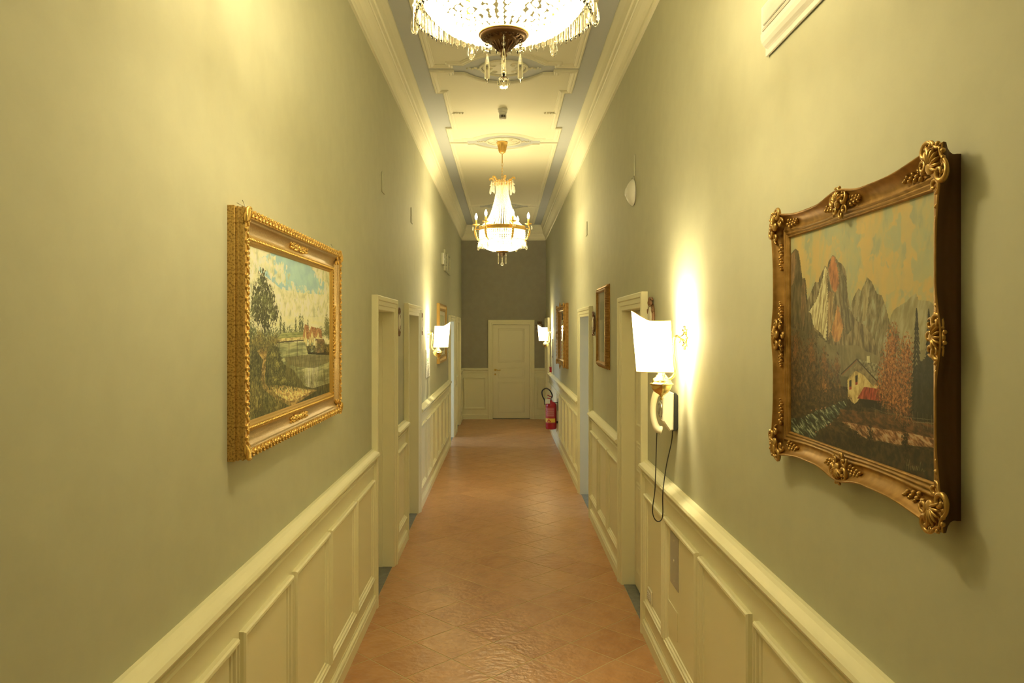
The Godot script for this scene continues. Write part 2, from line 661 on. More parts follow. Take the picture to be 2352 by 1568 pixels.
func ceiling() -> void:
	# local axes: x across, y towards the viewer, z down
	var c := setting("ceiling", "blue-grey ceiling with cream moulded fields and lens-shaped medallions", Transform3D(Basis(Vector3(1, 0, 0), Vector3(0, 0, 1), Vector3(0, -1, 0)), Vector3(0, CEIL, 0)))
	part(c, "plaster", box_mesh(Vector3(-1.26, -END - 0.3, -0.2), Vector3(1.26, -BACK + 0.2, 0)), M.ceiling_blue)
	var a := [Vector2(0.637, BACK + 0.3)]
	a.append_array(lens_edge(6.496, -1.0))
	ceiling_field(c, a)
	var b := lens_edge(6.496, 1.0)
	b.reverse()
	b.append_array([Vector2(0.637, 7.143), Vector2(0.57, 7.143), Vector2(0.57, 8.395), Vector2(0.637, 8.395)])
	b.append_array(lens_edge(9.03, -1.0))
	ceiling_field(c, b)
	var e := lens_edge(9.03, 1.0)
	e.reverse()
	e.append_array(lens_edge(13.7, -1.0))
	ceiling_field(c, e)
	var g := lens_edge(13.7, 1.0)
	g.reverse()
	g.append(Vector2(0.637, 15.95))
	ceiling_field(c, g)
	# plaster medallions and leaf sprigs
	for d in [6.496, 9.03, 13.7]:
		var st := begin(true)
		var ring := []
		for k in 33:
			var t := TAU * k / 32
			ring.append(Vector3(cos(t) * 0.2, -d + sin(t) * 0.185, 0.004))
		tube(st, ring, 0.012, 6, false)
		blob(st, Vector3(0, -d, 0), Vector3(0.19, 0.175, 0.009), Basis.IDENTITY, 20, 6)
		for s in [-1.0, 1.0]:
			for k in 5:
				var r := 0.024 - 0.004 * k
				blob(st, Vector3(s * (0.215 + 0.024 * k), -d + 0.012 * ((k % 2) * 2 - 1) * (1.0 - k * 0.2), 0.004), Vector3(r, r * 0.6, 0.012), Basis(Vector3(0, 0, 1), s * 0.5 * ((k % 2) * 2 - 1)), 8, 4)
		for k in 8:
			var t := TAU * k / 8
			scroll(st, Vector3(cos(t) * 0.12, -d + sin(t) * 0.11, 0.008), 0.035, t, 0.9, 0.006)
		part(c, "medallion", done(st), M.stucco)
	for d in [7.81]:
		for s in [-1.0, 1.0]:
			var st := begin(true)
			for k in 6:
				var f := k / 5.0
				blob(st, Vector3(s * (0.56 - 0.14 * f), -d, 0.012), Vector3(0.02 - 0.008 * f, 0.016 - 0.009 * f, 0.014), Basis(Vector3(0, 0, 1), 0.5 * ((k % 2) * 2 - 1)), 8, 4)
			scroll(st, Vector3(s * 0.55, -d - 0.03, 0.012), 0.02, 0.0, 1.0, 0.006)
			scroll(st, Vector3(s * 0.55, -d + 0.03, 0.012), 0.02, 0.0, -1.0, 0.006)
			part(c, "leaf_sprig", done(st), M.stucco)


func cornices() -> void:
	# (height, out of the wall)
	var prof := [Vector2(3.80, 0.0), Vector2(3.80, 0.018), Vector2(3.815, 0.022), Vector2(3.825, 0.016), Vector2(3.845, 0.018), Vector2(3.875, 0.03), Vector2(3.905, 0.05), Vector2(3.93, 0.062), Vector2(3.94, 0.062), Vector2(3.945, 0.07), Vector2(3.985, 0.073), Vector2(3.99, 0.084), Vector2(4.02, 0.088), Vector2(4.05, 0.094), Vector2(4.08, 0.108), Vector2(4.1, 0.118), Vector2(4.12, 0.118), Vector2(4.12, 0.0)]
	var p := []
	for q in prof:
		p.append(Vector2(q.x, q.y))
	var runs := [["trim_1", "cream plaster cornice along the top of the left wall", on_left(0, 0), BACK, END], ["trim_2", "cream plaster cornice along the top of the right wall", on_right(0, 0), -END, -BACK], ["trim_3", "short cream plaster cornice above the dark end wall", on_end(0, 0), -WALL, WALL]]
	for r in runs:
		var t := setting(r[0], r[1], r[2])
		var st := begin()
		sweep(st, PackedVector2Array([Vector2(r[3], 0), Vector2(r[4], 0)]), false, p)
		part(t, "cornice", done(st), M.cornice_paint)


func casing_into(o: Node3D, w: float, h: float, m: Material) -> void:
	var st := begin()
	sweep(st, PackedVector2Array([Vector2(-w / 2, 0), Vector2(-w / 2, h), Vector2(w / 2, h), Vector2(w / 2, 0)]), false, [Vector2(0, -0.01), Vector2(0, 0.02), Vector2(0.004, 0.024), Vector2(0.03, 0.026), Vector2(0.034, 0.032), Vector2(0.062, 0.034), Vector2(0.068, 0.042), Vector2(0.094, 0.042), Vector2(CASING, 0.036), Vector2(CASING, -0.01)])
	part(o, "casing", done(st), m)


func leaf_into(o: Node3D, w: float, h: float, depth: float, handle_side: float) -> void:
	var leaf := part(o, "door_leaf", box_mesh(Vector3(-w / 2 + 0.002, 0.012, -depth - 0.042), Vector3(w / 2 - 0.002, h - 0.003, -depth), 0.003), M.door_paint)
	var pw := w / 2 - 0.115
	for r in [[1.205, 1.92], [0.87, 1.085], [0.135, 0.79]]:
		var st := begin()
		var path := rect(pw, (r[1] - r[0]) / 2, Vector2(0, (r[0] + r[1]) / 2))
		sweep(st, path, true, [Vector2(-0.004, -depth), Vector2(0.0, -depth + 0.006), Vector2(0.008, -depth + 0.008), Vector2(0.018, -depth + 0.002), Vector2(0.03, -depth + 0.001), Vector2(0.034, -depth + 0.007), Vector2(0.04, -depth + 0.004)])
		sheet(st, rect(pw - 0.04, (r[1] - r[0]) / 2 - 0.04, Vector2(0, (r[0] + r[1]) / 2)), -depth + 0.004)
		part(leaf, "door_panel", done(st), M.door_paint)
	var hx := handle_side * (w / 2 - 0.05)
	var st2 := begin(true)
	var rot := Transform3D(Basis(Vector3(1, 0, 0), PI / 2), Vector3(hx, 1.045, -depth))
	lathe(st2, [Vector2(0.0, 0.0), Vector2(0.022, 0.0), Vector2(0.022, 0.006), Vector2(0.012, 0.01), Vector2(0.009, 0.045), Vector2(0.0, 0.047)], 16, rot)
	tube(st2, curve([Vector3(hx, 1.045, -depth + 0.042), Vector3(hx - handle_side * 0.03, 1.048, -depth + 0.046), Vector3(hx - handle_side * 0.07, 1.038, -depth + 0.046), Vector3(hx - handle_side * 0.115, 1.046, -depth + 0.042)]), [0.009, 0.009, 0.009, 0.009, 0.009, 0.008, 0.008, 0.008, 0.008, 0.007, 0.007, 0.007, 0.007, 0.008, 0.008, 0.009, 0.009, 0.009, 0.009], 10)
	part(leaf, "door_handle", done(st2), M.brass)
	var st3 := begin(true)
	lathe(st3, [Vector2(0.0, 0.0), Vector2(0.02, 0.0), Vector2(0.019, 0.006), Vector2(0.0, 0.007)], 16, Transform3D(Basis(Vector3(1, 0, 0), PI / 2), Vector3(hx, 0.95, -depth)))
	part(leaf, "key_escutcheon", done(st3), M.brass)


func doors() -> void:
	var names := ["white door casing nearest the viewer on the left wall", "second white door casing on the left wall, before the sconce", "third white door casing on the left wall, past the sconce", "last white door casing on the left wall", "white panelled door behind the near right sconce", "open doorway with a daylit jamb on the right wall", "last door casing on the right wall, beside the end wall"]
	for i in DOORS.size():
		var o: Array = DOORS[i]
		var mid: float = (o[1] + o[2]) / 2
		var w: float = o[2] - o[1] - 2 * CASING
		var where := on_left(mid, 0) if o[0] == "left" else on_right(mid, 0)
		var door := setting("door_%d" % (i + 1), names[i], where)
		casing_into(door, w, DOOR_H, M.cream_paint)
		var st := begin()
		for s in [-1.0, 1.0]:
			var a := minf(s * w / 2, s * (w / 2 + 0.02))
			box(st, Vector3(a, 0, -0.36), Vector3(a + 0.02, DOOR_H + 0.02, -0.01))
		box(st, Vector3(-w / 2, DOOR_H, -0.36), Vector3(w / 2, DOOR_H + 0.02, -0.01))
		part(door, "jamb", done(st), M.cream_paint)
		var stop := begin()
		var sd: float = o[3] if o[3] > 0.0 else 0.14
		if o[3] > 0.2:
			sd = 0.07
		if o[3] != 0.075:
			for s in [-1.0, 1.0]:
				var a := minf(s * w / 2, s * (w / 2 - 0.012))
				box(stop, Vector3(a, 0, -sd - 0.1), Vector3(a + 0.012, DOOR_H, -sd), 0.002)
			part(door, "door_stop", done(stop), M.cream_paint)
		part(door, "threshold", box_mesh(Vector3(-w / 2, -0.04, -0.36), Vector3(w / 2, 0.003, 0.005), 0.001), M.threshold_stone)
		if not o[4]:
			leaf_into(door, w, DOOR_H, o[3], 1.0)
	var e := setting("door_8", "closed cream three-panel door in the end wall", on_end(0.1605, 0))
	casing_into(e, 0.787, 2.01, M.cream_paint)
	var st4 := begin()
	for s in [-1.0, 1.0]:
		var a := minf(s * 0.3935, s * 0.4135)
		box(st4, Vector3(a, 0, -0.3), Vector3(a + 0.02, 2.03, -0.01))
	box(st4, Vector3(-0.3935, 2.01, -0.3), Vector3(0.3935, 2.03, -0.01))
	part(e, "jamb", done(st4), M.cream_paint)
	part(e, "threshold", box_mesh(Vector3(-0.3935, -0.04, -0.3), Vector3(0.3935, 0.003, 0.0)), M.threshold_stone)
	leaf_into(e, 0.787, 2.01, 0.022, -1.0)


const RAIL := [Vector2(0.978, 0.0), Vector2(0.978, 0.021), Vector2(0.985, 0.027), Vector2(0.992, 0.022), Vector2(0.999, 0.022), Vector2(1.002, 0.032), Vector2(1.011, 0.033), Vector2(1.014, 0.024), Vector2(1.02, 0.024), Vector2(1.03, 0.036), Vector2(1.04, 0.054), Vector2(1.052, 0.06), Vector2(1.064, 0.055), Vector2(1.068, 0.044), Vector2(1.078, 0.024), Vector2(1.088, 0.014), Vector2(1.088, 0.0)]
const SKIRT := [Vector2(0.0, 0.0), Vector2(0.0, 0.035), Vector2(0.066, 0.035), Vector2(0.07, 0.03), Vector2(0.078, 0.03), Vector2(0.082, 0.034), Vector2(0.09, 0.031), Vector2(0.096, 0.02), Vector2(0.106, 0.017), Vector2(0.106, 0.0)]


# edges: frame outlines along the local x axis
func wainscot(number: int, label: String, where: Transform3D, a: float, b: float, edges: Array) -> void:
	var t := setting("trim_%d" % number, label, where)
	part(t, "board", box_mesh(Vector3(a, 0.09, 0.0), Vector3(b, 0.995, 0.015)), M.cream_paint)
	var st := begin()
	sweep(st, PackedVector2Array([Vector2(a, 0), Vector2(b, 0)]), false, RAIL)
	part(t, "chair_rail", done(st), M.cream_paint)
	for e in edges:
		var mo := begin()
		sweep(mo, rect((e[1] - e[0]) / 2, 0.338, Vector2((e[0] + e[1]) / 2, 0.552)), true, [Vector2(0, 0.014), Vector2(0, 0.031), Vector2(0.005, 0.038), Vector2(0.013, 0.039), Vector2(0.0165, 0.031), Vector2(0.018, 0.031), Vector2(0.021, 0.034), Vector2(0.027, 0.032), Vector2(0.03, 0.023), Vector2(0.039, 0.021), Vector2(0.042, 0.014)])
		part(t, "panel_moulding", done(mo), M.cream_paint)


func skirting(called: String, label: String, where: Transform3D, runs: Array) -> void:
	var t := setting(called, label, where)
	for r in runs:
		var st := begin()
		sweep(st, PackedVector2Array([Vector2(r[0], 0), Vector2(r[1], 0)]), false, SKIRT)
		part(t, "skirting_board", done(st), M.cream_paint)


func even(a: float, b: float, n: int) -> Array:
	var out := []
	var pitch := (b - a) / n
	for k in n:
		out.append([a + pitch * k + 0.022, a + pitch * (k + 1) - 0.022])
	return out


func wainscots() -> void:
	var l := on_left(0, 0)
	var r := on_right(0, 0)
	wainscot(4, "cream panelled wainscot at the near left, under the river landscape", l, BACK, 5.22, [[4.54, 5.16], [3.86, 4.52], [3.2, 3.83], [2.56, 3.16], [1.9, 2.51], [1.24, 1.86], [0.58, 1.2]])
	wainscot(5, "narrow cream wainscot with one panel between the two near left doors", l, 6.24, 6.92, [[6.3, 6.86]])
	wainscot(6, "cream panelled wainscot under the left wall sconce", l, 8.02, 12.45, even(8.02, 12.45, 7))
	wainscot(7, "narrow cream wainscot between the two far left doors", l, 13.62, 14.2, [[13.68, 14.14]])
	wainscot(8, "short cream wainscot in the far left corner", l, 15.4, END, [[15.5, 16.2]])
	wainscot(9, "cream panelled wainscot at the near right, under the mountain painting", r, -4.79, -BACK, [[-4.74, -4.19], [-4.15, -3.47], [-3.42, -2.725], [-2.66, -1.98], [-1.93, -1.25], [-1.2, -0.52]])
	wainscot(10, "cream wainscot with three panels between the two near right doors", r, -7.73, -5.81, even(-7.73, -5.81, 3))
	wainscot(11, "long cream panelled wainscot behind the fire extinguisher", r, -15.0, -8.94, even(-15.0, -8.94, 10))
	wainscot(12, "cream wainscot panel left of the end door", on_end(0, 0), -WALL, -0.333, [[-0.855, -0.375]])
	wainscot(13, "narrow cream wainscot panel right of the end door", on_end(0, 0), 0.654, WALL, [[0.69, 0.86]])
	skirting("baseboard_left", "cream baseboard along the left wall", l, [[BACK, 5.22], [6.24, 6.92], [8.02, 12.45], [13.62, 14.2], [15.4, END]])
	skirting("baseboard_right", "cream baseboard along the right wall", r, [[-4.79, -BACK], [-7.73, -5.81], [-15.0, -8.94], [-END, -16.1]])
	skirting("baseboard_end", "cream baseboard along the end wall", on_end(0, 0), [[-WALL, -0.333], [0.654, WALL]])


# Two rooms behind open doorways; daylight reaches the corridor through their windows.
func side_rooms() -> void:
	for k in 2:
		var right := k == 0
		var mid := 8.335 if right else 13.035
		var where := on_right(mid, 0) if right else on_left(mid, 0)
		var side := "right" if right else "left"
		var o := setting("wall_room_" + side, "pale room seen through the open doorway on the %s" % side, where)
		var st := begin()
		# the room lies at local z from -0.36 to -2.6
		box(st, Vector3(-1.3, -0.1, -2.6), Vector3(1.3, 0.0, -0.36))
		box(st, Vector3(-1.3, 2.6, -2.6), Vector3(1.3, 2.7, -0.36))
		box(st, Vector3(-1.4, -0.1, -2.6), Vector3(-1.3, 2.7, -0.36))
		box(st, Vector3(1.3, -0.1, -2.6), Vector3(1.4, 2.7, -0.36))
		box(st, Vector3(-1.4, -0.1, -2.7), Vector3(-0.6, 2.7, -2.6))
		box(st, Vector3(0.6, -0.1, -2.7), Vector3(1.4, 2.7, -2.6))
		box(st, Vector3(-0.6, -0.1, -2.7), Vector3(0.6, 0.8, -2.6))
		box(st, Vector3(-0.6, 2.2, -2.7), Vector3(0.6, 2.7, -2.6))
		box(st, Vector3(-1.4, 2.1, -0.36), Vector3(1.4, 2.7, -0.34))
		part(o, "plaster", done(st), M.room_plaster)
		var w := setting("window_%d" % (k + 1), "daylit window of the room on the %s" % side, where)
		var fr := begin()
		sweep(fr, rect(0.6, 0.7, Vector2(0, 1.5)), true, [Vector2(0, -2.66), Vector2(0, -2.6), Vector2(0.05, -2.6), Vector2(0.05, -2.66)])
		box(fr, Vector3(-0.025, 0.8, -2.66), Vector3(0.025, 2.2, -2.6))
		part(w, "window_frame", done(fr), M.cream_paint)
		part(w, "window_pane", box_mesh(Vector3(-0.6, 0.8, -2.68), Vector3(0.6, 2.2, -2.67)), M.daylight_pane)
		var l := AreaLight3D.new()
		l.name = "window_light"
		l.light_color = DAY_COLOR.linear_to_srgb()
		l.light_energy = 1.5 if right else 4.5
		l.area_size = Vector2(1.1, 1.3)
		l.area_normalize_energy = true
		l.shadow_enabled = true
		l.area_range = 40.0
		w.add_child(l)
		# an area light shines along its own -z; the room's inside is at +z
		l.transform = Transform3D(Basis(Vector3(0, 1, 0), PI), Vector3(0, 1.5, -2.58))


# ---------------------------------------------------------------- chandeliers

func hang(Y: float) -> float:
	return Y - CEIL


func bead(st: SurfaceTool, c: Vector3, r: float, tall := 1.0, segs := 6) -> void:
	lathe(st, [Vector2(0, -r * tall), Vector2(r * 0.75, -r * 0.5 * tall), Vector2(r, 0), Vector2(r * 0.75, r * 0.5 * tall), Vector2(0, r * tall)], segs, Transform3D(Basis.IDENTITY, c))


# A string of beads along points in (radius, height), at the angle a about the axis.
func strand(path: Array, a: float, r: float, pack: float) -> ArrayMesh:
	var st := begin()
	var pts := []
	for p in path:
		pts.append(Vector3(cos(a) * p.x, p.y, sin(a) * p.x))
	pts = curve(pts, 8)
	var run := 0.0
	var next := 0.0
	for i in pts.size() - 1:
		var p: Vector3 = pts[i]
		var q: Vector3 = pts[i + 1]
		var len_ := p.distance_to(q)
		while next <= run + len_:
			var c := p.lerp(q, (next - run) / len_)
			var rc := minf(r, pack * Vector2(c.x, c.z).length())
			bead(st, c, rc)
			next += rc * 2.05
		run += len_
	return done(st)


func icicle(long_: float, r: float) -> ArrayMesh:
	var key := "icicle %f %f" % [long_, r]
	if not kept.has(key):
		var st := begin()
		lathe(st, [Vector2(0, -long_), Vector2(r, -long_ * 0.78), Vector2(r * 0.8, -long_ * 0.3), Vector2(r * 0.45, -0.012), Vector2(0, -0.006)], 6)
		bead(st, Vector3(0, 0.0, 0), r * 0.8)
		kept[key] = done(st)
	return kept[key]


func pear(long_: float, r: float) -> ArrayMesh:
	var key := "pear %f" % long_
	if not kept.has(key):
		var st := begin()
		lathe(st, [Vector2(0, -long_), Vector2(r * 0.6, -long_ + 0.005), Vector2(r, -long_ + 0.02), Vector2(r * 0.8, -long_ * 0.55), Vector2(r * 0.3, -long_ * 0.25), Vector2(0, -long_ * 0.2)], 8)
		bead(st, Vector3(0, -0.004, 0), r * 0.7)
		kept[key] = done(st)
	return kept[key]


func link_mesh() -> ArrayMesh:
	if not kept.has("link"):
		var st := begin(true)
		var pts := []
		for k in 17:
			var t := TAU * k / 16
			pts.append(Vector3(cos(t) * 0.009, sin(t) * 0.012 + (0.008 if sin(t) > 0.0 else -0.008), 0))
		tube(st, pts, 0.0024, 6, false)
		kept["link"] = done(st)
	return kept["link"]


func hoop(r: float, y: float, thick: float) -> ArrayMesh:
	var st := begin(true)
	var pts := []
	for k in 65:
		var t := TAU * k / 64
		pts.append(Vector3(cos(t) * r, y, sin(t) * r))
	tube(st, pts, thick, 6, false)
	return done(st)


func turned(a: float, r: float, y: float) -> Transform3D:
	# x outwards at the angle a
	return Transform3D(Basis(Vector3(0, 1, 0), -a), Vector3(cos(a) * r, y, sin(a) * r))


func chandelier(label: String, x: float, d: float, pendants: int) -> void:
	var o := thing("chandelier", label, "chandelier", at(x, CEIL, -d), "empire chandeliers")
	# ceiling cup with flutes, rod, chain
	var cup := part(o, "ceiling_cup", lathe_mesh([Vector2(0.0, hang(3.972)), Vector2(0.018, hang(3.974)), Vector2(0.03, hang(3.985)), Vector2(0.038, hang(4.01)), Vector2(0.044, hang(4.045)), Vector2(0.054, hang(4.075)), Vector2(0.064, hang(4.09)), Vector2(0.066, hang(4.1)), Vector2(0.06, hang(4.108)), Vector2(0.06, hang(4.12))], 28), M.gilt_bright)
	for k in 14:
		var st := begin(true)
		var a := TAU * k / 14
		var pts := []
		for q in [[0.033, 3.985], [0.041, 4.01], [0.047, 4.045], [0.056, 4.073]]:
			pts.append(Vector3(cos(a) * q[0], hang(q[1]), sin(a) * q[0]))
		tube(st, pts, [0.003, 0.0045, 0.005, 0.003], 5)
		part(cup, "flute", done(st), M.gilt)
	var rod := begin(true)
	lathe(rod, [Vector2(0.0, hang(3.86)), Vector2(0.006, hang(3.862)), Vector2(0.0055, hang(3.965)), Vector2(0.012, hang(3.972)), Vector2(0.0, hang(3.975))], 10)
	part(o, "rod", done(rod), M.gilt)
	for k in 7:
		part(o, "chain_link", link_mesh(), M.gilt_bright, Transform3D(Basis(Vector3(0, 1, 0), PI / 2 * (k % 2)), Vector3(0, hang(3.846 - k * 0.0315), 0)))
	part(o, "stem", lathe_mesh([Vector2(0.0, hang(3.5)), Vector2(0.012, hang(3.5)), Vector2(0.012, hang(3.6)), Vector2(0.02, hang(3.615)), Vector2(0.009, hang(3.63)), Vector2(0.0, hang(3.65))], 14), M.gilt)
	# crown: hoop, six plumes, a fringe of drops
	part(o, "crown_hoop", lathe_mesh([Vector2(0.108, hang(3.615)), Vector2(0.116, hang(3.615)), Vector2(0.118, hang(3.63)), Vector2(0.114, hang(3.638)), Vector2(0.106, hang(3.636)), Vector2(0.106, hang(3.618)), Vector2(0.108, hang(3.615))], 36), M.gilt_bright)
	for k in 6:
		var a := TAU6 * k + 0.26
		var st := begin(true)
		var pts := curve([Vector3(-0.06, -0.035, 0), Vector3(-0.03, 0.0, 0), Vector3(-0.004, 0.035, 0), Vector3(0.02, 0.054, 0), Vector3(0.04, 0.048, 0), Vector3(0.038, 0.03, 0)], 4)
		tube(st, pts, 0.008, 6)
		for q in 4:
			blob(st, Vector3(-0.03 + 0.015 * q, 0.004 + 0.015 * q, 0), Vector3(0.01, 0.015, 0.02), Basis(Vector3(0, 0, 1), -0.6), 6, 4)
		part(o, "crown_plume", done(st), M.gilt_bright, turned(a, 0.112, hang(3.635)))
	for k in 40:
		var a := TAU * k / 40
		part(o, "crown_drop", icicle(0.115, 0.0068), M.crystal, turned(a, 0.124 + 0.008 * (k % 2), hang(3.638 + 0.012 * cos(a * 6.0 - 1.56))))
	for k in 6:
		part(o, "crown_pear_drop", pear(0.11, 0.014), M.crystal, turned(TAU6 * k + 0.26, 0.145, hang(3.61)))
	# bead strings from the crown to the basket ring
	for k in 40:
		var a := TAU * k / 40
		part(o, "bead_string", strand([Vector2(0.062, hang(3.59)), Vector2(0.085, hang(3.45)), Vector2(0.13, hang(3.28)), Vector2(0.19, hang(3.17)), Vector2(0.258, hang(3.105))], a, 0.0068, 0.07), M.crystal)
	# ring of the basket
	part(o, "basket_ring", lathe_mesh([Vector2(0.258, hang(3.068)), Vector2(0.272, hang(3.064)), Vector2(0.276, hang(3.072)), Vector2(0.272, hang(3.078)), Vector2(0.272, hang(3.098)), Vector2(0.277, hang(3.104)), Vector2(0.272, hang(3.112)), Vector2(0.258, hang(3.108)), Vector2(0.258, hang(3.068))], 64), M.gilt)
	for k in 64:
		var a := TAU * (k + 0.5) / 64
		# every second string ends halfway in, so that the bottom is not closed
		var down := [Vector2(0.262, hang(3.062)), Vector2(0.264, hang(2.99)), Vector2(0.245, hang(2.92)), Vector2(0.19, hang(2.862)), Vector2(0.12, hang(2.834)), Vector2(0.07, hang(2.826))]
		if k % 2:
			down.resize(4)
		part(o, "basket_string", strand(down, a, 0.0105, 0.06), M.crystal)
	# fringe of icicles around the basket
	part(o, "fringe_hoop", hoop(0.272, hang(2.95), 0.0025), M.gilt)
	for k in 72:
		part(o, "icicle_drop", icicle(0.084, 0.0078), M.solid_crystal, turned(TAU * k / 72, 0.274, hang(2.943)))
	# six arms with candles
	for k in 6:
		var a := TAU6 * k + 0.12
		var arm := begin(true)
		var pts := curve([Vector3(-0.055, -0.2, 0), Vector3(-0.028, -0.17, 0), Vector3(0.006, -0.12, 0), Vector3(0.016, -0.06, 0), Vector3(0.0, 0.0, 0)], 5)
		var rad := []
		for i in pts.size():
			rad.append(0.0055 + 0.004 * sin(PI * i / (pts.size() - 1)))
		tube(arm, pts, rad, 8)
		for q in 5:
			blob(arm, Vector3(-0.012 + 0.006 * q, -0.16 + 0.027 * q, 0), Vector3(0.009, 0.02, 0.017), Basis(Vector3(0, 0, 1), -0.5 + 0.1 * q), 6, 4)
		tube(arm, [Vector3(-0.036, -0.045, 0), Vector3(-0.015, -0.042, 0), Vector3(0.01, -0.05, 0)], 0.004, 6)
		var n := part(o, "arm", done(arm), M.gilt_bright, turned(a, 0.31, hang(3.13)))
		part(n, "drip_pan", lathe_mesh([Vector2(0.008, -0.006), Vector2(0.02, 0.0), Vector2(0.04, 0.01), Vector2(0.044, 0.016), Vector2(0.03, 0.01), Vector2(0.012, 0.006), Vector2(0.0, 0.006)], 18), M.gilt_bright)
		part(n, "candle", lathe_mesh([Vector2(0.011, 0.004), Vector2(0.0115, 0.07), Vector2(0.008, 0.073), Vector2(0.0, 0.073)], 14), M.gilt)
		part(n, "bulb", lathe_mesh([Vector2(0.0, 0.072), Vector2(0.009, 0.074), Vector2(0.014, 0.088), Vector2(0.0165, 0.102), Vector2(0.014, 0.118), Vector2(0.008, 0.134), Vector2(0.003, 0.145), Vector2(0.0, 0.148)], 14), M.bulb_glass)
		lamp(n, Vector3(0, 0.1, 0), CANDLE_ENERGY, 0.03)
		part(n, "pear_drop", pear(0.1, 0.0135), M.solid_crystal, at(-0.025, -0.195, 0))
		part(n, "pan_drop", icicle(0.06, 0.006), M.clear_crystal, at(0.04, 0.0, 0.012))
		part(n, "pan_drop", icicle(0.06, 0.006), M.clear_crystal, at(0.04, 0.0, -0.012))
	# bulbs inside the basket
	for k in 4:
		var a := TAU * k / 4 + 0.5
		var b := part(o, "basket_bulb", lathe_mesh([Vector2(0.0, -0.035), Vector2(0.012, -0.03), Vector2(0.02, -0.012), Vector2(0.02, 0.006), Vector2(0.012, 0.028), Vector2(0.01, 0.04), Vector2(0.0, 0.04)], 14), M.bulb_glass, turned(a, 0.1, hang(2.965)))
		lamp(b, Vector3.ZERO, BASKET_ENERGY, 0.035)
	# base plate with rosettes and flutes, pendants, ball
	var plate := part(o, "base_plate", lathe_mesh([Vector2(0.0, hang(2.748)), Vector2(0.007, hang(2.75)), Vector2(0.011, hang(2.758)), Vector2(0.008, hang(2.766)), Vector2(0.014, hang(2.772)), Vector2(0.024, hang(2.783)), Vector2(0.038, hang(2.797)), Vector2(0.043, hang(2.804)), Vector2(0.058, hang(2.809)), Vector2(0.072, hang(2.813)), Vector2(0.075, hang(2.82)), Vector2(0.072, hang(2.827)), Vector2(0.0, hang(2.827))], 40), M.bronze)
	for k in 16:
		var a := TAU * k / 16
		var st := begin(true)
		var pts := []
		for q in [[0.017, 2.773], [0.026, 2.782], [0.039, 2.795]]:
			pts.append(Vector3(cos(a) * q[0], hang(q[1]), sin(a) * q[0]))
		tube(st, pts, [0.0012, 0.0018, 0.0022], 5)
		var c := Vector3(cos(a) * 0.052, hang(2.8065), sin(a) * 0.052)
		blob(st, c, Vector3(0.006, 0.0025, 0.006), Basis.IDENTITY, 6, 4)
		for e in [-0.09, 0.09]:
			blob(st, Vector3(cos(a + e) * 0.06, hang(2.809), sin(a + e) * 0.06), Vector3(0.004, 0.002, 0.004), Basis.IDENTITY, 6, 4)
		part(plate, "relief_leaf", done(st), M.bronze)
	part(o, "bead_rim", hoop(0.076, hang(2.823), 0.003), M.gilt_bright)
	for k in pendants:
		var a := TAU * k / pendants + PI / 2
		var st := begin()
		bead(st, Vector3(0, -0.012, 0), 0.0072)
		bead(st, Vector3(0, -0.03, 0), 0.0078)
		lathe(st, [Vector2(0, -0.135), Vector2(0.0085, -0.117), Vector2(0.0075, -0.075), Vector2(0.003, -0.045), Vector2(0, -0.04)], 6)
		var m := done(st)
		var wire := begin()
		tube(wire, [Vector3(0, 0.006, 0), Vector3(0, -0.042, 0)], 0.0009, 4)
		var pn := part(o, "pendant", m, M.solid_crystal, turned(a, 0.052, hang(2.806)))
		part(pn, "wire", done(wire), M.steel)
	var ball := begin()
	blob(ball, Vector3(0, hang(2.673), 0), Vector3.ONE * 0.0205, Basis.IDENTITY, 14, 9)
	part(o, "crystal_ball", done(ball), M.solid_crystal)
	var neck := begin()
	bead(neck, Vector3(0, hang(2.702), 0), 0.008)
	lathe(neck, [Vector2(0, hang(2.71)), Vector2(0.006, hang(2.716)), Vector2(0.0075, hang(2.735)), Vector2(0.0, hang(2.75))], 6)
	part(o, "ball_neck", done(neck), M.solid_crystal)


# ---------------------------------------------------------------- wall sconces with cloth shades

func sconces() -> void:
	sconce("lit brass wall sconce with a white shade above the telephone", on_right(3.79, 1.86))
	sconce("lit brass wall sconce on the left wall, in front of a gilt picture", on_left(9.05, 1.86))
	sconce("lit brass wall sconce on the right wall near the end door", on_right(14.27, 1.86))


func shade_point(phi: float, t: float) -> Vector3:
	# phi from -90 to 90 degrees round the front, t from the bottom (0) to the top (1)
	var c := cos(phi)
	var back := lerpf(0.074, 0.093, t)
	var front := lerpf(0.243, 0.268, t)
	var top := 0.083 + 0.05 * pow(maxf(0.0, (c - 0.5) / 0.5), 1.3)
	var bot := -0.167
	var w := lerpf(0.08, 0.09, t)
	return Vector3(w * sin(phi), lerpf(bot, top, t), lerpf(back, front, pow(c, 0.85)))


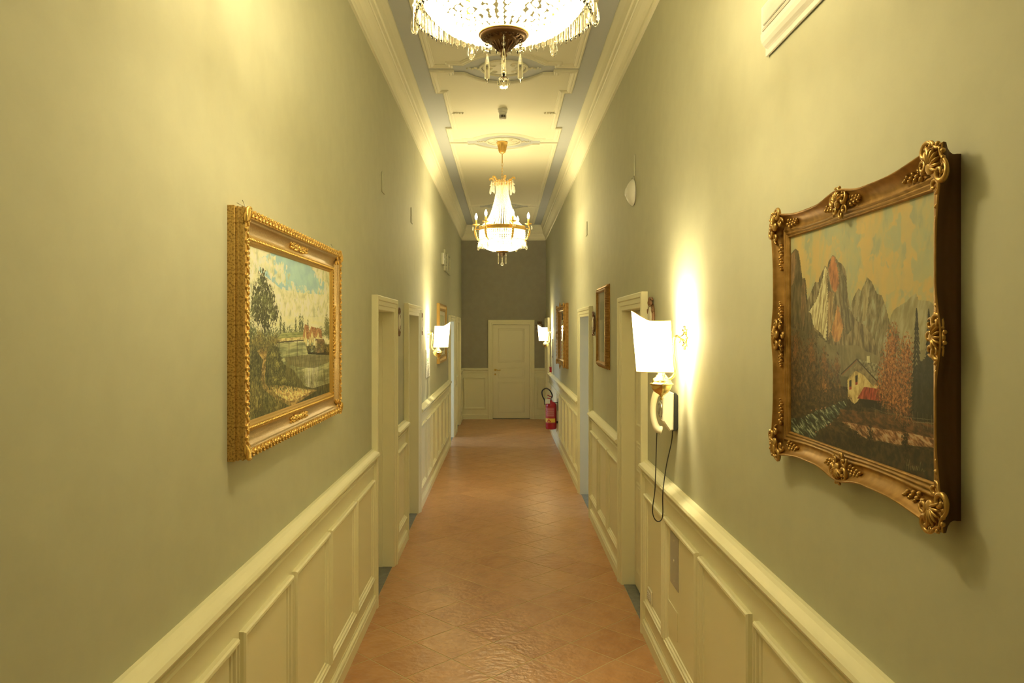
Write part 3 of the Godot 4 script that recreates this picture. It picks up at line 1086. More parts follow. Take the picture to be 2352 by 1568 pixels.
func sconce(label: String, where: Transform3D) -> void:
	var o := thing("wall_sconce", label, "wall lamp", where, "brass wall sconces")
	var flat := Basis(Vector3(1, 0, 0), PI / 2)
	var pl := begin(true)
	lathe(pl, [Vector2(0.036, 0.0), Vector2(0.036, 0.005), Vector2(0.028, 0.011), Vector2(0.016, 0.015), Vector2(0.01, 0.026), Vector2(0.0, 0.028)], 20, Transform3D(flat, Vector3.ZERO))
	for k in 8:
		var a := TAU * k / 8
		blob(pl, Vector3(cos(a) * 0.036, sin(a) * 0.046, 0.006), Vector3(0.016, 0.009, 0.007), Basis(Vector3(0, 0, 1), a), 8, 4)
	part(o, "wall_plate", done(pl), M.brass)
	var arm := begin(true)
	tube(arm, curve([Vector3(0, 0, 0.018), Vector3(0, 0.008, 0.04), Vector3(0, -0.006, 0.056), Vector3(0, -0.06, 0.058), Vector3(0, -0.14, 0.048), Vector3(0, -0.19, 0.062), Vector3(0, -0.215, 0.1)], 6), 0.007, 10)
	scroll(arm, Vector3(0, -0.012, 0.03), 0.014, 1.0, -1.0, 0.004)
	part(o, "arm", done(arm), M.brass)
	var body := begin(true)
	var bw := Transform3D(Basis.IDENTITY, Vector3(0, -0.232, 0.12))
	lathe(body, [Vector2(0.0, -0.076), Vector2(0.0045, -0.075), Vector2(0.006, -0.069), Vector2(0.003, -0.063), Vector2(0.007, -0.058), Vector2(0.009, -0.052), Vector2(0.016, -0.047), Vector2(0.034, -0.036), Vector2(0.047, -0.02), Vector2(0.052, -0.003), Vector2(0.052, 0.0), Vector2(0.058, 0.001), Vector2(0.0595, 0.004), Vector2(0.057, 0.008), Vector2(0.051, 0.009), Vector2(0.049, 0.018), Vector2(0.042, 0.03), Vector2(0.034, 0.036), Vector2(0.03, 0.038), Vector2(0.024, 0.048), Vector2(0.018, 0.052), Vector2(0.0175, 0.075), Vector2(0.0, 0.077)], 36, bw)
	part(o, "oil_lamp_body", done(body), M.brass)
	var can := begin(true)
	tube(can, [Vector3(0, -0.16, 0.12), Vector3(0, -0.08, 0.134), Vector3(0, -0.03, 0.142)], 0.0125, 14)
	part(o, "candle", done(can), M.ivory_plastic)
	var bulb := begin(true)
	lathe(bulb, [Vector2(0.0, 0.0), Vector2(0.012, 0.003), Vector2(0.018, 0.022), Vector2(0.0215, 0.045), Vector2(0.0215, 0.085), Vector2(0.019, 0.1), Vector2(0.01, 0.109), Vector2(0.0, 0.11)], 18, Transform3D(Basis(Vector3(1, 0, 0), 0.17), Vector3(0, -0.026, 0.143)))
	part(o, "bulb", done(bulb), M.bulb_glass)
	lamp(o, Vector3(0, 0.02, 0.15), SCONCE_ENERGY, 0.06)
	var sh := begin(true)
	var n := 28
	for i in n:
		var p0 := -PI / 2 + PI * i / n
		var p1 := -PI / 2 + PI * (i + 1) / n
		for j in 5:
			quad(sh, shade_point(p0, j / 5.0), shade_point(p1, j / 5.0), shade_point(p1, (j + 1) / 5.0), shade_point(p0, (j + 1) / 5.0))
	var s := part(o, "lamp_shade", done(sh), M.shade_cloth)
	for e in 4:
		var pts := []
		for k in n + 1:
			var f := float(k) / n
			if e < 2:
				pts.append(shade_point(-PI / 2 + PI * f, float(e)))
			else:
				pts.append(shade_point(-PI / 2 if e == 2 else PI / 2, f))
		var pi := begin(true)
		tube(pi, pts, 0.0018, 6)
		part(s, "gold_piping", done(pi), M.gilt_bright)
	var clip := begin(true)
	tube(clip, [Vector3(-0.082, -0.1, 0.08), Vector3(0, -0.1, 0.118), Vector3(0.082, -0.1, 0.08)], 0.0015, 6)
	part(s, "wire_clip", done(clip), M.brass)


# ---------------------------------------------------------------- painted canvases

var art: Image
var brush := {}
var stroke: Image
var lamp_tint := Vector3(1.0, 0.79, 0.385)
var fine := 0.6
var pigment_gain := 1.0


# A pigment from how it reads under the corridor's yellow lamps (0..255): the lamp colour is divided out.
func pig(r: float, g: float, b: float) -> Color:
	var c := Color(r / 255.0, g / 255.0, b / 255.0).srgb_to_linear()
	return Color(clampf(c.r / lamp_tint.x / pigment_gain, 0, 0.9), clampf(c.g / lamp_tint.y / pigment_gain, 0, 0.9), clampf(c.b / lamp_tint.z / pigment_gain, 0, 0.9)).linear_to_srgb()


func vary(c: Color, by: float) -> Color:
	var k := rng.randf_range(-by, by)
	return Color(clampf(c.r * (1 + k) + rng.randf_range(-by, by) * 0.06, 0, 1), clampf(c.g * (1 + k) + rng.randf_range(-by, by) * 0.06, 0, 1), clampf(c.b * (1 + k) + rng.randf_range(-by, by) * 0.06, 0, 1))


func brush_mask(w: int, h: int, turn: int) -> Image:
	var key := Vector3i(w, h, turn)
	if brush.has(key):
		return brush[key]
	var s := maxi(w, h) + 2
	var im := Image.create(s, s, false, Image.FORMAT_RGBA8)
	var a := deg_to_rad(turn)
	for y in s:
		for x in s:
			var p := Vector2(x + 0.5 - s / 2.0, y + 0.5 - s / 2.0).rotated(-a)
			if pow(p.x / (w / 2.0), 2) + pow(p.y / (h / 2.0), 2) <= 1.0:
				im.set_pixel(x, y, Color.WHITE)
	brush[key] = im
	return im


# A brush mark centred at (u, v) of the canvas, sizes in pixels.
func mark(u: float, v: float, w: int, h: int, turn: int, c: Color, alpha := 1.0) -> void:
	var m := brush_mask(maxi(int(w * fine), 1), maxi(int(h * fine), 1), turn)
	var s := m.get_width()
	var key := "src%d" % s
	if not kept.has(key):
		kept[key] = Image.create(s, s, false, Image.FORMAT_RGBA8)
	var src: Image = kept[key]
	src.fill(Color(c.r, c.g, c.b, alpha))
	art.blend_rect_mask(src, m, Rect2i(0, 0, s, s), Vector2i(int(u * art.get_width()) - s / 2, int(v * art.get_height()) - s / 2))


func fill_poly(pts: Array, c: Color) -> void:
	var W := art.get_width()
	var H := art.get_height()
	var poly := []
	for k in range(0, pts.size(), 2):
		poly.append(Vector2(pts[k] * W, pts[k + 1] * H))
	var lo := H
	var hi := 0
	for p in poly:
		lo = mini(lo, int(p.y))
		hi = maxi(hi, int(p.y) + 1)
	for y in range(maxi(lo, 0), mini(hi, H)):
		var xs := []
		for i in poly.size():
			var a: Vector2 = poly[i]
			var b: Vector2 = poly[(i + 1) % poly.size()]
			if (a.y <= y + 0.5) != (b.y <= y + 0.5):
				xs.append(a.x + (y + 0.5 - a.y) / (b.y - a.y) * (b.x - a.x))
		xs.sort()
		for k in range(0, xs.size() - 1, 2):
			var x0 := maxi(int(xs[k]), 0)
			var x1 := mini(int(xs[k + 1]) + 1, W)
			if x1 > x0:
				art.fill_rect(Rect2i(x0, y, x1 - x0, 1), c)


func inside(pts: Array, p: Vector2) -> bool:
	var poly := PackedVector2Array()
	for k in range(0, pts.size(), 2):
		poly.append(Vector2(pts[k], pts[k + 1]))
	return Geometry2D.is_point_in_polygon(p, poly)


# Scatter brush marks of mixed colours inside a polygon.
func work(pts: Array, n: int, w: int, h: int, turns: Array, colors: Array, alpha := 0.7, by := 0.12) -> void:
	var lo := Vector2(9, 9)
	var hi := Vector2(-9, -9)
	var poly := PackedVector2Array()
	for k in range(0, pts.size(), 2):
		var p := Vector2(pts[k], pts[k + 1])
		poly.append(p)
		lo = lo.min(p)
		hi = hi.max(p)
	n = int(n * 2.0)
	var put := 0
	var tries := 0
	while put < n and tries < n * 12:
		tries += 1
		var p := Vector2(rng.randf_range(lo.x, hi.x), rng.randf_range(lo.y, hi.y))
		if Geometry2D.is_point_in_polygon(p, poly):
			put += 1
			mark(p.x, p.y, int(w * rng.randf_range(0.6, 1.4)), int(h * rng.randf_range(0.6, 1.4)), turns[rng.randi() % turns.size()], vary(colors[rng.randi() % colors.size()], by), alpha)


# A crown of leaves: marks scattered in an ellipse.
func bush(u: float, v: float, ru: float, rv: float, n: int, s: int, colors: Array, alpha := 0.8) -> void:
	for k in int(n * 2.0):
		var a := rng.randf() * TAU
		var r := sqrt(rng.randf())
		var top := -sin(a) * r
		var c: Color = colors[clampi(int((0.5 + top * 0.35 + rng.randf_range(-0.3, 0.3)) * colors.size()), 0, colors.size() - 1)]
		mark(u + cos(a) * r * ru, v + sin(a) * r * rv, maxi(2, int(s * rng.randf_range(0.6, 1.3))), maxi(2, int(s * rng.randf_range(0.5, 1.0))), [0, 30, 60, 120, 150][rng.randi() % 5], vary(c, 0.1), alpha)


func line(pts: Array, w: int, c: Color, alpha := 1.0) -> void:
	for i in range(0, pts.size() - 2, 2):
		var a := Vector2(pts[i], pts[i + 1])
		var b := Vector2(pts[i + 2], pts[i + 3])
		var n := int(a.distance_to(b) * art.get_width() / maxf(1.0, w * 0.35)) + 1
		for k in n + 1:
			var p := a.lerp(b, float(k) / n)
			mark(p.x, p.y, int(w / fine), int(w / fine), 0, c, alpha)


func sky_rows(v1: float, stops: Array) -> void:
	var W := art.get_width()
	var H := art.get_height()
	var g := Gradient.new()
	var off := PackedFloat32Array()
	var col := PackedColorArray()
	for s in stops:
		off.append(s[0])
		col.append(s[1])
	g.offsets = off
	g.colors = col
	for y in int(v1 * H):
		art.fill_rect(Rect2i(0, y, W, 1), g.sample(y / (v1 * H)))


func canvas_material(called: String) -> StandardMaterial3D:
	art.generate_mipmaps()
	var m := mat(called, Color.WHITE, 0.45)
	m.albedo_texture = ImageTexture.create_from_image(art)
	return m


# A canvas sheet in the local xy plane with a texture across it.
func picture_sheet(hw: float, hh: float, z: float) -> ArrayMesh:
	var st := SurfaceTool.new()
	st.begin(Mesh.PRIMITIVE_TRIANGLES)
	st.set_smooth_group(-1)
	var c := [Vector3(-hw, -hh, z), Vector3(hw, -hh, z), Vector3(hw, hh, z), Vector3(-hw, hh, z)]
	var uv := [Vector2(0, 1), Vector2(1, 1), Vector2(1, 0), Vector2(0, 0)]
	for k in [0, 2, 1, 0, 3, 2]:
		st.set_uv(uv[k])
		st.add_vertex(c[k])
	st.generate_normals()
	return st.commit()


# A polygon filled with streaky pigment: the colours are mixed by noise that is stretched along the brush direction; its edge wavers.
func streaks(pts: Array, colors: Array, fx: float, fy: float, turn := 0.0, waver := 4.0, alpha := 1.0) -> void:
	var W := art.get_width()
	var H := art.get_height()
	var n := FastNoiseLite.new()
	n.seed = rng.randi() % 9999
	n.noise_type = FastNoiseLite.TYPE_SIMPLEX_SMOOTH
	n.frequency = 1.0
	n.fractal_octaves = 4
	n.fractal_gain = 0.6
	var g := Gradient.new()
	var off := PackedFloat32Array()
	var col := PackedColorArray()
	for k in colors.size():
		off.append(0.22 + 0.56 * k / maxf(1.0, colors.size() - 1.0))
		col.append(colors[k])
	g.offsets = off
	g.colors = col
	var ca := cos(turn)
	var sa := sin(turn)
	var poly := []
	for k in range(0, pts.size(), 2):
		poly.append(Vector2(pts[k] * W, pts[k + 1] * H))
	var lo := H
	var hi := 0
	for p in poly:
		lo = mini(lo, int(p.y))
		hi = maxi(hi, int(p.y) + 1)
	for y in range(maxi(lo, 0), mini(hi, H)):
		var xs := []
		for i in poly.size():
			var a: Vector2 = poly[i]
			var b: Vector2 = poly[(i + 1) % poly.size()]
			if (a.y <= y + 0.5) != (b.y <= y + 0.5):
				xs.append(a.x + (y + 0.5 - a.y) / (b.y - a.y) * (b.x - a.x) + waver * n.get_noise_2d(i * 7.3, y * 0.13))
		xs.sort()
		for k in range(0, xs.size() - 1, 2):
			for x in range(maxi(int(xs[k]), 0), mini(int(xs[k + 1]) + 1, W)):
				var u := x * ca + y * sa
				var v := y * ca - x * sa
				var c := g.sample(0.5 + 0.75 * n.get_noise_2d(u * fx, v * fy))
				if alpha < 1.0:
					c = art.get_pixel(x, y).lerp(c, alpha)
				art.set_pixel(x, y, c)


# Foliage, cloud or rubble: an ellipse with a broken edge, lighter pigments on its upper left clumps.
func clump(u: float, v: float, ru: float, rv: float, colors: Array, grain := 0.09, solid := 0.35, alpha := 1.0) -> void:
	var W := art.get_width()
	var H := art.get_height()
	var n := FastNoiseLite.new()
	n.seed = rng.randi() % 9999
	n.noise_type = FastNoiseLite.TYPE_SIMPLEX_SMOOTH
	n.frequency = grain
	n.fractal_octaves = 3
	n.fractal_gain = 0.65
	for y in range(maxi(int((v - rv) * H), 0), mini(int((v + rv) * H), H)):
		for x in range(maxi(int((u - ru) * W), 0), mini(int((u + ru) * W), W)):
			var p := Vector2((x / float(W) - u) / ru, (y / float(H) - v) / rv)
			var r := p.length()
			if r >= 1.0:
				continue
			var k := n.get_noise_2d(x, y)
			var edge := 1.0 - r + k * 1.3
			if edge < solid:
				continue
			var t := clampf(0.48 + n.get_noise_2d(x * 0.7 + 300.0, y * 0.7) * 0.95 - p.y * 0.2 - p.x * 0.12, 0.0, 0.999)
			var f := t * (colors.size() - 1)
			var c: Color = colors[int(f)].lerp(colors[int(f) + 1], f - int(f))
			var a := alpha * clampf((edge - solid) * 5.0, 0.0, 1.0)
			if a < 1.0:
				c = art.get_pixel(x, y).lerp(c, a)
			art.set_pixel(x, y, c)


func paint_river() -> StandardMaterial3D:
	pigment_gain = 0.66
	art = Image.create(1100, 560, false, Image.FORMAT_RGBA8)
	rng.seed = 501
	var cream := pig(206, 190, 118)
	var pale := pig(224, 206, 128)
	var grey := pig(170, 160, 100)
	var blue := pig(132, 152, 122)
	var dark := [pig(24, 23, 10), pig(42, 40, 17), pig(62, 58, 25), pig(90, 84, 37)]
	var mid := [pig(34, 31, 13), pig(58, 53, 22), pig(88, 80, 34), pig(122, 109, 48)]
	var gold := [pig(52, 43, 18), pig(84, 70, 29), pig(122, 102, 43), pig(164, 139, 62)]
	# sky: grey veil, blue opening, cream cloud banks, bright horizon
	streaks([0, 0, 1, 0, 1, 0.6, 0, 0.6], [grey, cream, pale], 0.004, 0.009, 0.1, 0.0)
	streaks([0.24, 0.0, 0.66, 0.0, 0.95, 0.12, 0.9, 0.2, 0.60, 0.22, 0.34, 0.22, 0.1, 0.13, 0.1, 0.07], [blue, pig(142, 160, 124), pig(150, 166, 126)], 0.006, 0.012, 0.1, 26.0)
	for c in [[0.08, 0.06, 0.2, 0.1], [0.33, 0.12, 0.12, 0.08], [0.22, 0.08, 0.16, 0.07], [0.47, 0.25, 0.14, 0.1], [0.62, 0.27, 0.16, 0.11], [0.36, 0.3, 0.22, 0.1], [0.9, 0.06, 0.16, 0.08], [0.95, 0.17, 0.14, 0.1], [0.82, 0.28, 0.24, 0.12], [0.1, 0.22, 0.2, 0.12], [0.55, 0.36, 0.4, 0.1]]:
		clump(c[0], c[1], c[2], c[3], [pig(160, 148, 92), pig(186, 170, 104), cream, pale, pig(240, 222, 140)], 0.018, 0.25, 0.85)
	streaks([0.0, 0.4, 1.0, 0.38, 1.0, 0.6, 0.0, 0.6], [pig(206, 190, 108), pig(222, 204, 120), pig(214, 196, 112)], 0.003, 0.02, 0.0, 10.0, 0.7)
	# far trees
	for k in 15:
		clump(k / 14.0, 0.51, 0.06, 0.05 + 0.02 * sin(k * 2.3), [pig(70, 72, 36), pig(92, 92, 48), pig(114, 112, 60)], 0.07, 0.3)
	for p in [[0.325, 0.45, 0.014, 0.1], [0.5, 0.46, 0.016, 0.08], [0.555, 0.45, 0.022, 0.09], [0.585, 0.46, 0.02, 0.08], [0.36, 0.48, 0.02, 0.06], [0.95, 0.45, 0.05, 0.1], [0.99, 0.48, 0.04, 0.09], [0.03, 0.49, 0.05, 0.08], [0.66, 0.46, 0.012, 0.07]]:
		clump(p[0], p[1], p[2], p[3], [pig(52, 52, 24), pig(74, 74, 36), pig(98, 96, 48)], 0.08, 0.2)
	streaks([0.26, 0.56, 0.62, 0.56, 0.62, 0.495, 0.34, 0.5], [pig(92, 92, 40), pig(120, 118, 54), pig(138, 132, 62)], 0.01, 0.06, 0.0, 6.0)
	# houses
	for h in [[0.597, 0.645, 0.44, 0.515], [0.675, 0.745, 0.455, 0.51], [0.77, 0.83, 0.465, 0.51]]:
		var w: float = h[1] - h[0]
		streaks([h[0], h[3], h[0] + w * 0.45, h[2], h[1], h[3], h[1], 0.6, h[0], 0.6], [pig(150, 122, 62), pig(190, 162, 86), pig(206, 178, 100)], 0.05, 0.03, 0.0, 1.0)
		streaks([h[0] + w * 0.45, h[2], h[1] + w * 0.5, h[2] + 0.012, h[1] + w * 0.75, h[3] + 0.04, h[1], h[3] + 0.03], [pig(110, 66, 30), pig(138, 86, 40), pig(158, 106, 50)], 0.03, 0.1, 0.0, 1.0)
		streaks([h[0] - 0.008, h[3] + 0.012, h[0] + w * 0.45, h[2], h[0] + w * 0.6, h[2] + 0.03, h[0] + w * 0.3, h[3] + 0.03], [pig(140, 88, 40), pig(166, 112, 52)], 0.06, 0.06, 0.0, 1.0)
	streaks([0.77, 0.55, 0.9, 0.556, 0.93, 0.6, 0.9, 0.66, 0.77, 0.66], [pig(70, 48, 22), pig(98, 68, 32), pig(124, 88, 42)], 0.02, 0.06, 0.0, 2.0)
	streaks([0.765, 0.57, 0.79, 0.56, 0.79, 0.65, 0.762, 0.65], [pig(176, 150, 84), pig(196, 170, 98)], 0.05, 0.05, 0.0, 1.0)
	streaks([0.7, 0.58, 0.735, 0.575, 0.735, 0.645, 0.7, 0.65], [pig(134, 134, 82), pig(156, 152, 96)], 0.05, 0.05, 0.0, 1.0)
	for k in 14:
		clump(0.63 + 0.028 * k, 0.62 + 0.02 * sin(k * 1.7), 0.035, 0.035, gold if k % 3 == 0 else mid, 0.09, 0.3)
	# water with reflections
	var water := [0.29, 0.562, 0.62, 0.57, 0.66, 0.66, 1.0, 0.69, 1.0, 0.95, 0.69, 0.95, 0.47, 0.76, 0.29, 0.71]
	streaks(water, [pig(104, 100, 54), pig(140, 132, 74), pig(170, 156, 88)], 0.004, 0.05, 0.0, 4.0)
	streaks([0.58, 0.76, 0.82, 0.75, 0.78, 0.94, 0.66, 0.92], [pig(196, 178, 106), pig(222, 202, 122), pig(232, 212, 132)], 0.02, 0.008, 0.0, 40.0, 0.7)
	streaks([0.36, 0.66, 0.6, 0.66, 1.0, 0.685, 1.0, 0.745, 0.76, 0.77, 0.55, 0.745, 0.4, 0.71], [pig(62, 54, 26), pig(86, 74, 36), pig(112, 90, 46)], 0.03, 0.012, 0.0, 30.0, 0.7)
	# bridge and its reflection
	streaks([0.10, 0.59, 0.2, 0.565, 0.28, 0.545, 0.34, 0.535, 0.6, 0.53, 0.6, 0.552, 0.34, 0.556, 0.26, 0.575, 0.18, 0.61], [pig(146, 118, 58), pig(184, 156, 84), pig(204, 176, 98)], 0.02, 0.08, 0.0, 1.0)
	for u in [0.31, 0.42, 0.52, 0.58]:
		line([u, 0.553, u, 0.665], 6, pig(44, 35, 16))
	for u in [0.3, 0.36, 0.42, 0.48, 0.54, 0.59]:
		line([u, 0.5, u, 0.545], 2, pig(150, 130, 72))
	line([0.25, 0.535, 0.34, 0.504, 0.6, 0.502], 2, pig(190, 168, 96))
	line([0.25, 0.55, 0.34, 0.522, 0.6, 0.52], 2, pig(170, 148, 84))
	line([0.28, 0.562, 0.6, 0.557], 5, pig(46, 36, 17))
	# left bank, path
	streaks([0.0, 0.54, 0.12, 0.55, 0.3, 0.59, 0.35, 0.7, 0.48, 0.76, 0.6, 0.88, 0.72, 0.92, 1.0, 0.92, 1.0, 1.0, 0.0, 1.0], dark, 0.05, 0.014, 0.15, 14.0)
	streaks([0.09, 0.60, 0.19, 0.575, 0.2, 0.6, 0.178, 0.66, 0.172, 0.74, 0.165, 0.79, 0.2, 0.82, 0.37, 0.842, 0.6, 0.9, 0.8, 0.945, 0.6, 0.975, 0.45, 1.0, 0.28, 0.92, 0.15, 0.83, 0.125, 0.77, 0.15, 0.66], [pig(92, 66, 28), pig(138, 104, 46), pig(176, 138, 64)], 0.02, 0.05, 0.2, 8.0)
	streaks([0.22, 0.835, 0.37, 0.848, 0.6, 0.905, 0.72, 0.94, 0.55, 0.96, 0.42, 0.96, 0.3, 0.9], [pig(150, 112, 50), pig(196, 156, 76), pig(222, 184, 96)], 0.025, 0.06, 0.25, 10.0)
	for b in [[0.24, 0.62], [0.28, 0.67], [0.22, 0.7], [0.3, 0.73], [0.25, 0.77], [0.34, 0.79], [0.42, 0.8], [0.3, 0.81], [0.38, 0.83], [0.48, 0.85], [0.22, 0.79]]:
		clump(b[0], b[1], 0.07, 0.065, mid, 0.06, 0.3)
	for b in [[0.25, 0.635], [0.29, 0.7], [0.27, 0.79], [0.35, 0.81]]:
		clump(b[0], b[1], 0.045, 0.03, [pig(104, 92, 38), pig(140, 122, 52), pig(168, 148, 66)], 0.08, 0.45)
	for k in 420:
		var u := rng.randf_range(0.38, 0.66)
		var v := 0.76 + (u - 0.4) * 0.55 + rng.randf_range(-0.04, 0.07)
		line([u, v, u + rng.randf_range(-0.008, 0.008), v - rng.randf_range(0.03, 0.12)], 1, vary([pig(52, 46, 20), pig(96, 82, 34), pig(130, 112, 50)][rng.randi() % 3], 0.2), 0.85)
	for k in 420:
		var u := rng.randf_range(0.68, 1.0)
		var v := rng.randf_range(0.86, 0.97)
		line([u, v, u + rng.randf_range(-0.01, 0.01), v - rng.randf_range(0.03, 0.14)], 1, vary([pig(50, 46, 20), pig(86, 74, 32), pig(116, 100, 44)][rng.randi() % 3], 0.2), 0.85)
	# the tall tree
	line([0.165, 0.6, 0.162, 0.44, 0.15, 0.25], 9, pig(46, 40, 18))
	line([0.16, 0.46, 0.22, 0.34], 5, pig(46, 40, 18))
	line([0.155, 0.42, 0.1, 0.32], 5, pig(46, 40, 18))
	for b in [[0.145, 0.18, 0.045, 0.08], [0.1, 0.27, 0.055, 0.08], [0.18, 0.26, 0.06, 0.1], [0.075, 0.35, 0.05, 0.08], [0.15, 0.36, 0.075, 0.11], [0.23, 0.31, 0.045, 0.09], [0.255, 0.39, 0.045, 0.07], [0.18, 0.44, 0.055, 0.08], [0.1, 0.41, 0.045, 0.05], [0.28, 0.37, 0.028, 0.06]]:
		clump(b[0], b[1], b[2], b[3], dark, 0.05, 0.26)
	for b in [[0.12, 0.2, 0.035, 0.05], [0.09, 0.3, 0.05, 0.06], [0.16, 0.3, 0.05, 0.07], [0.06, 0.37, 0.04, 0.05], [0.22, 0.32, 0.04, 0.06], [0.25, 0.38, 0.04, 0.04]]:
		clump(b[0], b[1], b[2], b[3], [pig(66, 64, 28), pig(92, 90, 42), pig(122, 118, 60)], 0.08, 0.5)
	# undergrowth and foreground grasses
	for k in 12:
		clump(0.025 * k, 0.56 + 0.02 * sin(k * 2.1), 0.05, 0.05, gold if k % 2 else mid, 0.08, 0.3)
	clump(0.115, 0.53, 0.045, 0.075, gold, 0.09, 0.35)
	for b in [[0.05, 0.64], [0.03, 0.72], [0.09, 0.76], [0.06, 0.84], [0.1, 0.9], [0.02, 0.93], [0.2, 0.95], [0.3, 0.97]]:
		clump(b[0], b[1], 0.07, 0.09, mid if rng.randi() % 2 else gold, 0.06, 0.3)
	for k in 900:
		var u := rng.randf_range(0.0, 0.44)
		var v := rng.randf_range(0.78, 1.03)
		if u > 0.14 and v < 0.79 + (u - 0.14) * 0.75:
			continue
		line([u, v, u + rng.randf_range(-0.014, 0.014), v - rng.randf_range(0.02, 0.08)], 1, vary([pig(52, 46, 20), pig(110, 96, 40), pig(160, 138, 60), pig(74, 66, 28)][rng.randi() % 4], 0.15), 0.85)
	return canvas_material("river_canvas")


func paint_mountains() -> StandardMaterial3D:
	pigment_gain = 0.98
	art = Image.create(900, 676, false, Image.FORMAT_RGBA8)
	rng.seed = 502
	# sky in slanting veils of grey, ochre and blue
	streaks([0, 0, 1, 0, 1, 0.6, 0, 0.6], [pig(154, 142, 84), pig(170, 150, 82), pig(178, 150, 76), pig(190, 150, 72)], 0.011, 0.0045, 0.2, 0.0)
	for c in [[0.12, 0.16, 0.1, 0.16], [0.62, 0.1, 0.08, 0.16], [0.74, 0.28, 0.2, 0.12], [0.86, 0.14, 0.07, 0.18]]:
		clump(c[0], c[1], c[2], c[3], [pig(184, 150, 74), pig(194, 152, 72), pig(200, 154, 70)], 0.012, 0.25, 0.7)
	for c in [[0.4, 0.05, 0.12, 0.12], [0.52, 0.16, 0.07, 0.16], [0.77, 0.1, 0.05, 0.16], [0.94, 0.2, 0.07, 0.18]]:
		clump(c[0], c[1], c[2], c[3], [pig(152, 146, 90), pig(160, 150, 88), pig(168, 150, 82)], 0.012, 0.25, 0.7)
	# massifs from far to near
	var rock := [pig(78, 62, 32), pig(104, 84, 44), pig(128, 106, 58), pig(152, 128, 72)]
	streaks([0.72, 0.5, 0.778, 0.402, 0.815, 0.385, 0.847, 0.374, 0.894, 0.345, 0.911, 0.371, 0.959, 0.376, 1.0, 0.398, 1.0, 0.64, 0.7, 0.64], [pig(134, 116, 62), pig(150, 130, 72), pig(168, 148, 88)], 0.022, 0.008, 0.35, 5.0)
	streaks([0.47, 0.46, 0.532, 0.338, 0.564, 0.305, 0.584, 0.316, 0.622, 0.264, 0.649, 0.283, 0.680, 0.333, 0.710, 0.341, 0.735, 0.388, 0.759, 0.453, 0.83, 0.5, 0.86, 0.66, 0.6, 0.66, 0.48, 0.56], [pig(94, 78, 40), pig(116, 98, 52), pig(134, 114, 64), pig(156, 140, 84)], 0.035, 0.012, 0.2, 5.0)
	streaks([0.59, 0.44, 0.6, 0.31, 0.622, 0.27, 0.635, 0.32, 0.625, 0.38, 0.61, 0.44], [pig(140, 116, 62), pig(168, 142, 80)], 0.05, 0.012, 0.2, 8.0)
	streaks([0.53, 0.42, 0.545, 0.34, 0.565, 0.31, 0.57, 0.36, 0.55, 0.43], [pig(140, 118, 66), pig(160, 138, 80)], 0.05, 0.012, 0.2, 6.0)
	streaks([0.16, 0.34, 0.236, 0.250, 0.261, 0.256, 0.275, 0.230, 0.317, 0.182, 0.334, 0.193, 0.345, 0.168, 0.375, 0.143, 0.394, 0.147, 0.420, 0.178, 0.448, 0.190, 0.479, 0.226, 0.485, 0.306, 0.509, 0.394, 0.550, 0.437, 0.606, 0.459, 0.659, 0.506, 0.76, 0.66, 0.404, 0.68, 0.324, 0.64, 0.16, 0.55], rock, 0.04, 0.011, -0.15, 5.0)
	streaks([0.30, 0.23, 0.317, 0.19, 0.333, 0.2, 0.338, 0.3, 0.335, 0.42, 0.324, 0.525, 0.282, 0.49, 0.222, 0.464, 0.18, 0.39, 0.25, 0.33, 0.285, 0.27], [pig(140, 112, 58), pig(176, 150, 82), pig(204, 180, 104), pig(216, 192, 116)], 0.05, 0.012, 0.3, 9.0)
	streaks([0.345, 0.2, 0.375, 0.146, 0.395, 0.155, 0.42, 0.22, 0.425, 0.275, 0.40, 0.31, 0.38, 0.3, 0.36, 0.27], [pig(128, 78, 38), pig(164, 98, 46), pig(190, 118, 54)], 0.05, 0.014, 0.0, 9.0)
	streaks([0.417, 0.365, 0.442, 0.421, 0.457, 0.469, 0.429, 0.524, 0.397, 0.532, 0.365, 0.487], [pig(140, 94, 46), pig(176, 116, 54), pig(198, 140, 68)], 0.05, 0.014, 0.25, 8.0)
	streaks([0.345, 0.3, 0.385, 0.31, 0.38, 0.42, 0.345, 0.52, 0.338, 0.42], [pig(108, 80, 40), pig(150, 114, 58), pig(178, 140, 74)], 0.06, 0.012, 0.1, 9.0)
	streaks([0.43, 0.2, 0.47, 0.25, 0.49, 0.36, 0.53, 0.47, 0.48, 0.5, 0.45, 0.4], [pig(78, 64, 34), pig(100, 84, 46), pig(130, 114, 66)], 0.05, 0.014, -0.25, 10.0)
	streaks([0.0, 0.09, 0.048, 0.067, 0.077, 0.083, 0.097, 0.139, 0.116, 0.224, 0.141, 0.224, 0.153, 0.260, 0.172, 0.391, 0.195, 0.396, 0.225, 0.476, 0.268, 0.496, 0.338, 0.533, 0.42, 0.58, 0.42, 0.68, 0.0, 0.68], [pig(70, 58, 30), pig(92, 76, 40), pig(114, 92, 48)], 0.04, 0.012, 0.1, 5.0)
	streaks([0.0, 0.1, 0.045, 0.075, 0.055, 0.14, 0.03, 0.24, 0.0, 0.26], [pig(108, 80, 40), pig(146, 106, 54)], 0.05, 0.014, 0.1, 8.0)
	streaks([0.11, 0.26, 0.14, 0.24, 0.15, 0.34, 0.13, 0.46, 0.1, 0.42], [pig(92, 70, 36), pig(136, 100, 50)], 0.05, 0.014, 0.15, 8.0)
	# misty lower slopes
	streaks([0.26, 0.5, 0.36, 0.545, 0.55, 0.54, 0.75, 0.6, 1.0, 0.52, 1.0, 0.72, 0.2, 0.72], [pig(110, 94, 50), pig(124, 106, 58), pig(134, 116, 64)], 0.008, 0.012, 0.4, 22.0, 0.75)
